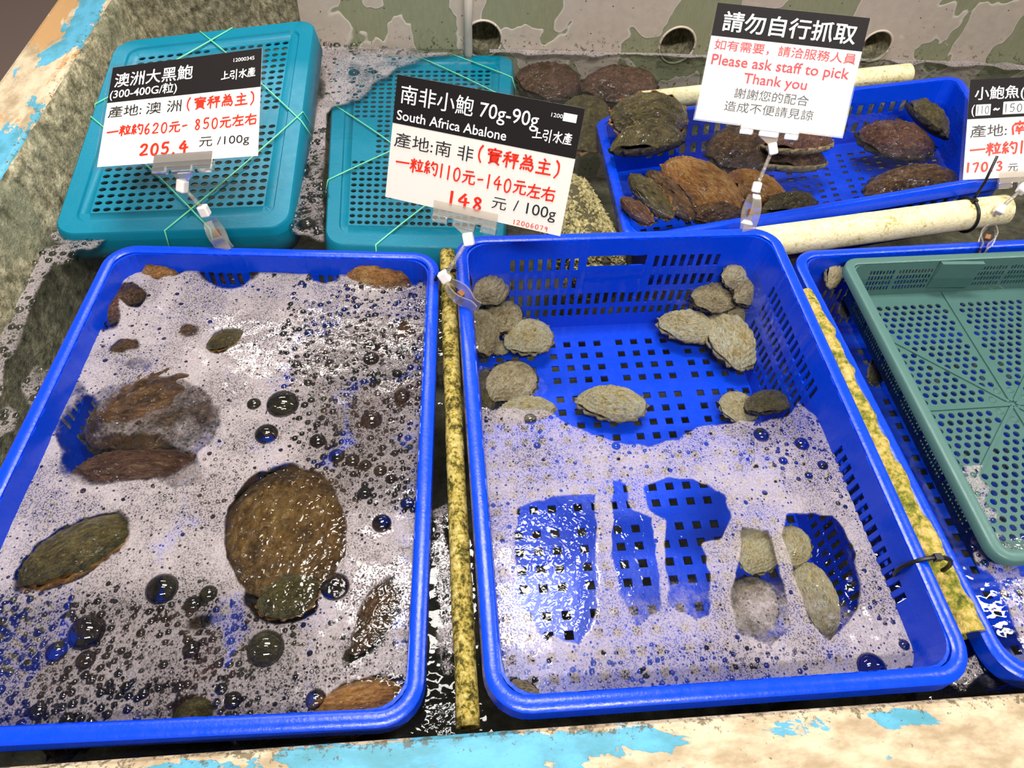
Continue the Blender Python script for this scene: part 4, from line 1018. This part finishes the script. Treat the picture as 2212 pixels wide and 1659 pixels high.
clip_holder(s3, .52, at_t(1669, 322, tS*.88+tC*.12), at_t(1634, 405, tS*.45+tC*.55), at_t(1630, 420, tS*.35+tC*.65), at(1612, 510, zM-.008), 'clear clip on the slotted basket corner under the please ask staff notice', .019, (0, 1, .2))
tS = dep((s4.Q[2]+s4.Q[3])/2); tC = dep(at(2125, 530, .022))
clip_holder(s4, .42, at_t(2208, 408, tS*.8+tC*.2), at_t(2160, 452, tS*.4+tC*.6), at_t(2142, 490, tS*.2+tC*.8), at(2122, 546, .020), 'clear clip under the cream pipe end holding the small abalone sign', .018, (0, 1, .2))

# ------------------------------------------------------------------ water and froth
def in_poly(px_, py_, poly):
    ins = np.zeros(px_.shape, bool); n = len(poly); dmin = np.full(px_.shape, 1e9)
    for i in range(n):
        x0, y0 = poly[i]; x1, y1 = poly[(i+1) % n]
        cond = ((y0 > py_) != (y1 > py_)) & (px_ < (x1-x0)*(py_-y0)/(y1-y0+1e-9)+x0); ins ^= cond
        dx, dy = x1-x0, y1-y0; t = np.clip(((px_-x0)*dx+(py_-y0)*dy)/(dx*dx+dy*dy+1e-9), 0, 1)
        dmin = np.minimum(dmin, np.hypot(px_-x0-t*dx, py_-y0-t*dy))
    return np.where(ins, dmin, -dmin)      # signed, positive inside
def ell(px_, py_, cx, cy, rx_, ry_, rot=0):
    c, s = math.cos(math.radians(rot)), math.sin(math.radians(rot)); dx, dy = px_-cx, py_-cy
    q = np.hypot((dx*c+dy*s)/rx_, (-dx*s+dy*c)/ry_); return (1-q)*min(rx_, ry_)
def sstep(x, a, b_):
    t = np.clip((x-a)/(b_-a), 0, 1); return t*t*(3-2*t)
def pixv(X, Y, Z):
    D = np.stack([X-CAM[0], Y-CAM[1], Z-CAM[2]], -1); zz = D @ CF
    return IW/2+FPX*(D @ CR)/zz, IH/2-FPX*(D @ CU)/zz
M_WIN = [[(1190,1072),(1288,1068),(1292,1200),(1290,1330),(1255,1395),(1215,1390),(1160,1370),(1115,1300),(1108,1180),(1118,1100)],
 [(1322,1038),(1352,1045),(1366,1105),(1410,1118),(1420,1200),(1430,1320),(1395,1345),(1372,1355),(1335,1290),(1318,1200),(1318,1110)],
 [(1385,1050),(1440,1032),(1510,1038),(1570,1075),(1578,1120),(1560,1170),(1520,1180),(1535,1240),(1530,1330),(1500,1345),(1440,1310),(1432,1210),(1432,1125),(1398,1105)],
 [(1600,1140),(1660,1145),(1675,1200),(1690,1250),(1715,1360),(1660,1400),(1590,1370),(1575,1290),(1590,1210)],
 [(1695,1110),(1800,1110),(1840,1180),(1850,1330),(1790,1390),(1740,1340),(1715,1250),(1685,1160)]]
M_CLEAR = [(900,500),(1030,880),(1100,885),(1180,880),(1215,905),(1262,935),(1330,955),(1400,962),(1448,955),(1490,930),(1530,915),(1600,912),(1690,905),(1722,872),(1760,900),(1790,960),(1800,500)]
def water():
    x = np.arange(-.508, 1.70, .012); y = np.arange(.118, 1.274, .012); X, Y = np.meshgrid(x, y, indexing='ij'); px_, py_ = pixv(X, Y, X*0)
    r = np.full(X.shape, .016)
    for w in M_WIN: r = np.maximum(r, .11*sstep(in_poly(px_, py_, w), -15, 15))
    r = np.maximum(r, .15*sstep(in_poly(px_, py_, M_WIN[0]), -10, 25))
    for e_, a in (((612,1160,150,190,0), 1.0), ((820,1320,60,110,25), 1.4), ((300,930,190,120,-15), .6), ((160,1190,150,70,-30), .6), ((430,480,170,40,-5), 1.0), ((960,1560,60,50,0), 1.3), ((2190,1200,60,50,0), .8), ((820,1480,110,50,0), .5)):
        r = np.maximum(r, .14*a*sstep(ell(px_, py_, *e_), -10, 30))
    n = len(y); vs = np.stack([X, Y, X*0], -1).reshape(-1, 3)
    b = MB(); b.add(vs, [(i*n+j, (i+1)*n+j, (i+1)*n+j+1, i*n+j+1) for i in range(len(x)-1) for j in range(n-1)])
    o = b.build('water', M['water'], None, True); at_ = o.data.attributes.new('ripple', 'FLOAT', 'POINT'); at_.data.foreach_set('value', r.reshape(-1))
    tag(o, 'clear rippled tank water around and inside the baskets', 'water', None, 'stuff')
water()
def dome(b, x, y, z, r, h=.75, n=14, m=5):
    vs = [(x, y, z+r*h)]; fs = []
    for i in range(1, m+1):
        a = i/m*math.pi/2
        vs += [(x+r*math.sin(a)*math.cos(2*math.pi*k/n), y+r*math.sin(a)*math.sin(2*math.pi*k/n), z+r*h*math.cos(a)) for k in range(n)]
    fs += [(0, 1+k, 1+(k+1) % n) for k in range(n)]
    for i in range(m-1): fs += [(1+i*n+k, 1+(i+1)*n+k, 1+(i+1)*n+(k+1) % n, 1+i*n+(k+1) % n) for k in range(n)]
    b.add(vs, fs, 1)
def foam(label, box, inside, dens_f, coarse_f, bubbles, z0=.0025, step=.0022, amp=.003):
    """box x0,x1,y0,y1; inside(X,Y) signed metres; dens_f/coarse_f take photo px; bubbles list of (x,y,r) metres"""
    x = np.arange(box[0], box[1], step); y = np.arange(box[2], box[3], step); X, Y = np.meshgrid(x, y, indexing='ij')
    px_, py_ = pixv(X, Y, X*0); D = dens_f(px_, py_); C = np.clip(coarse_f(px_, py_), 0, 1)
    D = D + .30*(fbm(X*28+3, Y*28, 5, 3)-.44)*sstep(D, .02, .4); D = np.clip(D, 0, 1)
    ok = inside(X, Y)
    for (bx, by, r) in bubbles:
        if r < .0022: continue
        i0, i1 = int((bx-r*1.6-box[0])/step), int((bx+r*1.6-box[0])/step)+2; j0, j1 = int((by-r*1.6-box[2])/step), int((by+r*1.6-box[2])/step)+2
        i0, j0 = max(0, i0), max(0, j0)
        if i1 <= i0 or j1 <= j0: continue
        q = np.hypot(X[i0:i1, j0:j1]-bx, Y[i0:i1, j0:j1]-by)/r
        D[i0:i1, j0:j1] *= .0+1.0*sstep(q, .72, 1.05)
    Z = z0+amp*(fbm(X*22, Y*22, 9, 3)-.4)*sstep(D, .1, .6)
    n = len(y); keep = (D > .03) & (ok > 0); b = MB(); idx = -np.ones(X.shape, int)
    qk = keep[:-1, :-1] | keep[1:, :-1] | keep[:-1, 1:] | keep[1:, 1:]
    qk &= (ok[:-1, :-1] > -step) & (ok[1:, 1:] > -step)
    use = np.zeros(X.shape, bool); use[:-1, :-1] |= qk; use[1:, :-1] |= qk; use[:-1, 1:] |= qk; use[1:, 1:] |= qk
    idx[use] = np.arange(use.sum()); vs = np.stack([X, Y, Z], -1)[use]
    I, J = np.nonzero(qk)
    fs = list(zip(idx[I, J].tolist(), idx[I+1, J].tolist(), idx[I+1, J+1].tolist(), idx[I, J+1].tolist()))
    b.add(vs, fs); nv = len(vs)
    for (bx, by, r) in bubbles: dome(b, bx, by, z0-.0005, r, .7, 16 if r > .003 else 10, 5 if r > .003 else 3)
    o = b.build('foam', [M['foam'], M['bubble']], None, True)
    for nm, A in (('froth', D), ('openness', C)):
        a_ = o.data.attributes.new(nm, 'FLOAT', 'POINT'); q = np.zeros(len(b.v)); q[:nv] = A[use]; a_.data.foreach_set('value', q)
    return tag(o, label, 'foam', None, 'stuff')
def quad_in(Q, inset):
    Q = [np.array(q[:2]) for q in Q]; 
    def f(X, Y):
        d = np.full(X.shape, 1e9)
        for i in range(4):
            a, c = Q[i], Q[(i+1) % 4]; t = (c-a)/np.linalg.norm(c-a); nn = np.array((t[1], -t[0]))   # clockwise list: inside on the right
            d = np.minimum(d, (X-a[0])*nn[0]+(Y-a[1])*nn[1]-inset)
        return d
    return f
def scatter(pxpoly, n, rmin, rmax, seed, taken, pw=2.2, avoid=None):
    rs = random.Random(seed); xs = [p[0] for p in pxpoly]; ys = [p[1] for p in pxpoly]; out = []; tries = 0
    while len(out) < n and tries < n*30:
        tries += 1; q = (rs.uniform(min(xs), max(xs)), rs.uniform(min(ys), max(ys)))
        if in_poly(np.array([q[0]]), np.array([q[1]]), pxpoly)[0] < 0: continue
        if avoid is not None and avoid(np.array([q[0]]), np.array([q[1]]))[0] < .35: continue
        p = at(q[0], q[1], 0); r = rmin+(rmax-rmin)*rs.random()**pw
        if any((p[0]-t[0])**2+(p[1]-t[1])**2 < (.85*(r+t[2]))**2 for t in taken[-900:]): continue
        taken.append((p[0], p[1], r)); out.append(taken[-1])
    return out
def named(lst):
    out = []
    for x, y, rp in lst:
        p = at(x, y, 0); q = at(x+rp, y, 0); out.append((p[0], p[1], float(np.linalg.norm(q-p))))
    return out
# froth in the basket of dark abalone
L_HOLES = [((618,1155,134,150,10), 1), ((610,1290,85,62,0), 1), ((300,930,185,112,-14), .66), ((250,1000,140,55,-8), .62), ((160,1195,148,60,-30), 1), ((486,738,42,24,-25), 1), ((410,718,30,17,-10), .7), ((288,640,34,28,20), .9), ((236,682,32,40,0), .85),
  ((272,748,36,17,-10), 1), ((362,578,62,26,-10), 1), ((494,594,68,36,0), .85), ((700,594,46,20,12), 1), ((835,588,84,38,4), 1), ((300,790,40,20,0), .55), ((810,1510,105,52,-10), 1), ((420,1540,46,40,0), 1), ((815,1330,42,95,25), .9), ((770,1410,40,18,-30), 1),
  ((440,1345,34,16,-15), .7), ((160,900,50,80,0), .55), ((390,1020,60,40,0), .6), ((870,860,20,22,0), .9), ((872,715,18,22,0), .9)]
def densL(x, y):
    d = np.full(x.shape, .98)
    d -= .30*sstep(x, 600, 760)*sstep(y, 560, 700)*sstep(-y, -1120, -1000)
    d -= .34*sstep(y, 1230, 1330)*sstep(-x, -640, -480)
    d -= .30*sstep(y, 1250, 1420)*sstep(x, 560, 640)
    d -= .16*ell(x, y, 700, 1000, 260, 140)/140*(ell(x, y, 700, 1000, 260, 140) > 0)
    for e_, a in L_HOLES:
        w = 9*(vnoise(x*.05, y*.05, 2)-.5); d = d*(1-a*sstep(ell(x, y, *e_)+w, -7, 9))
    return np.clip(d, 0, 1)
def coarL(x, y):
    c = .95*sstep(x, 600, 720)*sstep(y, 600, 720)*sstep(-y, -1150, -1050) + .95*sstep(y, 1230, 1330)*sstep(-x, -700, -520) + .45*sstep(y, 1250, 1400)*sstep(x, 560, 640)
    return c+.06
bl = named([(612,877,36),(577,941,26),(803,910,24),(687,955,18),(728,988,18),(762,997,16),(790,1008,14),(822,1020,15),(845,1038,13),(575,1403,41),(190,1368,40),(125,1410,24),(188,1428,22),(352,1275,36),(418,1308,20),(452,1285,20),(725,1270,32),(415,1405,20),(505,1515,20),(683,1513,23),(800,748,15),(802,778,18),(825,755,14),(640,790,12),(668,722,11),(707,705,11),(870,858,16),(858,810,11),(666,830,10),(788,1068,16),(880,1090,16),(825,1133,22),(550,876,16),(85,1538,20),(148,1558,18),(630,1550,16),(312,1500,13),(275,1485,12),(200,1470,12),(480,1490,14),(390,1485,12)])
taken = list(bl)
scatter([(640,600),(915,600),(912,1120),(760,1080),(640,980),(600,760)], 760, .0012, .0044, 1, taken, 1.7, densL)
scatter([(0,1270),(250,1300),(520,1300),(560,1380),(560,1570),(0,1600)], 820, .0011, .0040, 2, taken, 1.7, densL)
scatter([(560,1330),(900,1250),(890,1480),(640,1560),(560,1500)], 300, .0008, .0024, 3, taken, 2.0, densL)
scatter([(330,1050),(560,900),(640,980),(480,1100),(460,1280),(300,1260)], 170, .0007, .0022, 4, taken, 2.0, densL)
scatter([(560,550),(760,560),(900,640),(640,700)], 130, .0007, .0026, 5, taken, 2.0, densL)
scatter([(230,550),(310,560),(200,720),(140,880),(60,1060),(40,1010),(190,690)], 150, .0008, .0030, 6, taken, 2.0, densL)
LQ = [(-.404, .700), (.0005, .6825), (-.0215, .1275), (-.4345, .1365)]
foam('lilac white foam and bubbles filling the basket of dark abalone', (-.43, 0, .12, .70), quad_in(LQ, .0165), densL, coarL, taken)
# froth in the slotted basket
def densM(x, y):
    w = 10*(vnoise(x*.045, y*.045, 4)-.5); d = sstep(-in_poly(x, y, M_CLEAR)+w, -4, 12)*.98
    d = d*(1-.22*sstep(y, 1380, 1450)); d = d-.12*sstep(-y, -1080, -1000)*sstep(x, 1040, 1100)*0
    for i, w_ in enumerate(M_WIN): d = d*(1-(.98 if i < 3 else .9)*sstep(in_poly(x, y, w_)+w*.8, -5, 9))
    for i, w_ in enumerate(M_WIN): d = np.maximum(d, sstep(in_poly(x, y, w_), -2, 4)*(.40 if i in (2, 3) else .30)*sstep(y, 1190, 1320)*(0 if i == 0 else 1))
    d = d*(1-sstep(ell(x, y, 1133, 1492, 42, 20, 35), -4, 6))
    d = d*(1-.9*sstep(ell(x, y, 1820, 1230, 34, 100, -15)+w, -5, 12))
    return np.clip(d, 0, 1)
def coarM(x, y): return .10+.55*sstep(-y, -1010, -930)*sstep(x, 1560, 1650)+.30*sstep(-y, -990, -910)+.5*sstep(y, 1370, 1450)*sstep(-x, -1760, -1500)+.25*sstep(-x, -1110, -1060)
bm_ = named([(1643,942,17),(1730,962,16),(1880,1445,32),(1330,966,10),(1690,998,10),(1775,1008,12),(1745,1030,9),(1145,908,14),(1160,965,8),(1080,1415,9),(1195,1502,9),(1276,1502,9),(1424,1495,9),(1720,1475,11),(1950,1395,12),(1962,1450,11)])
tm = list(bm_)
scatter([(1560,915),(1700,905),(1740,890),(1810,1020),(1860,1150),(1780,1060),(1600,1000)], 170, .0008, .0030, 11, tm, 2.2, densM)
scatter([(1045,900),(1180,890),(1330,965),(1450,960),(1560,930),(1500,1010),(1300,1020),(1060,1010)], 190, .0007, .0024, 12, tm, 2.0, densM)
scatter([(1200,1395),(1700,1395),(1960,1450),(1960,1470),(1120,1510),(1090,1430)], 340, .0007, .0029, 13, tm, 2.0, densM)
scatter([(1850,1170),(1900,1260),(1985,1460),(1950,1465),(1860,1300)], 60, .0008, .003, 14, tm, 2.0, densM)
scatter([(1050,1020),(1085,1020),(1105,1330),(1100,1450),(1070,1400)], 60, .0007, .002, 15, tm, 2.0, densM)
foam('white foam with finger shaped gaps across the front of the slotted basket', (.02, .45, .12, .60), quad_in(MQ, .0185), densM, coarM, tm)
# froth behind: between the two teal crates and over the corner of the floating one
FB = [(690,92),(740,88),(850,100),(960,112),(1000,118),(900,142),(850,165),(815,190),(795,215),(780,225),(730,240),(705,250),(702,530),(640,515),(618,500),(640,380),(660,250),(676,150)]
def densB(x, y):
    w = 12*(vnoise(x*.05, y*.05, 6)-.5); d = sstep(in_poly(x, y, FB)+w, -3, 14)*(.92-.42*sstep(x, 712, 760)-.34*sstep(y, 300, 360))
    for e_ in ((690,200,22,30,0),(655,370,20,18,0),(665,490,26,14,0)): d = d*(1-.7*sstep(ell(x, y, *e_)+w*.6, -4, 8))
    return np.clip(d, 0, 1)
tb = named([(708,98,10),(728,102,8),(765,100,8),(765,162,12),(808,160,7),(652,368,14),(660,372,9),(705,420,7),(665,488,15),(640,470,10)])
scatter([(640,300),(700,280),(700,515),(625,500)], 200, .0012, .0058, 21, tb, 2.0, densB)
scatter([(690,95),(960,115),(850,160),(720,240),(680,240)], 170, .0010, .0036, 22, tb, 2.0, densB)
foam('foam between the two teal crates spilling over a corner of the floating crate', (-.26, .20, .68, 1.27), lambda X, Y: 1.262-Y, densB, lambda x, y: .25+.65*sstep(y, 290, 360), tb, .0035, .0030)
# thin lines of froth: along the grey wall, the mossy wall, the gap beside the pipe and the colander
def line_foam(label, pts, wpx, box, seed, nb, rm, peak=.9, extra=None, st=.0028, ins=lambda X, Y: np.ones(X.shape)):
    P = [np.array(p, float) for p in pts]
    def dens(x, y):
        d = np.full(x.shape, 1e9)
        for a, c in zip(P, P[1:]):
            v = c-a; t = np.clip(((x-a[0])*v[0]+(y-a[1])*v[1])/(v @ v), 0, 1); d = np.minimum(d, np.hypot(x-a[0]-t*v[0], y-a[1]-t*v[1]))
        w = wpx*(.35+1.3*vnoise(x*.035+seed, y*.035, seed)); q = peak*sstep(-d, -w, -w*.3)
        if extra is not None: q = np.maximum(q, extra(x, y))
        return q
    tk = []; lo = [min(p[0] for p in P)-wpx, min(p[1] for p in P)-wpx]; hi = [max(p[0] for p in P)+wpx, max(p[1] for p in P)+wpx]
    scatter([(lo[0], lo[1]), (hi[0], lo[1]), (hi[0], hi[1]), (lo[0], hi[1])], nb, .0010, rm, seed, tk, 2.0, dens)
    foam(label, box, ins, dens, lambda x, y: np.full(x.shape, .55), tk, .003, st)
line_foam('thin line of foam where the water meets the grey rear wall', [(900,108),(1170,113),(1500,120),(1902,128),(2100,140),(2230,150)], 10, (.1, 1.25, 1.20, 1.268), 31, 60, .003, .95)
line_foam('froth along the mossy wall beside the foamy basket', [(118,512),(180,520),(240,508),(200,525),(104,560),(60,640),(30,720),(0,790),(-20,900)], 24, (-.50, -.30, .40, .80), 32, 150, .006, .75, lambda x, y: .55*sstep(fbm(x*.012, y*.012, 2, 3), .46, .55)*sstep(-x, -190, -30)*sstep(y, 640, 720), ins=lambda X, Y: np.minimum(X+.498, -(X+.418+(.70-Y)*.055)+.0))
line_foam('strip of dark froth in the gap between the two front baskets', [(948,1110),(955,1200),(960,1330),(965,1440)], 26, (-.02, .03, .14, .34), 33, 90, .003, .55, ins=lambda X, Y: np.minimum(X+.017, .012-X))
line_foam('froth around the near end of the colander and inside its blue basket', [(2080,1000),(2130,1180),(2190,1260),(2260,1290)], 40, (.46, .66, .10, .36), 34, 160, .0045, .9, lambda x, y: .85*sstep(in_poly(x, y, [(2100,1130),(2150,1235),(2300,1250),(2300,1480),(2212,1430)]), -5, 20), ins=lambda X, Y: X-.502)
line_foam('froth in the front gap between slotted basket and colander basket', [(2060,1470),(2110,1440),(2140,1400)], 40, (.44, .52, .12, .20), 35, 60, .002, .9, ins=lambda X, Y: np.minimum(X-.4465, .4815-X))
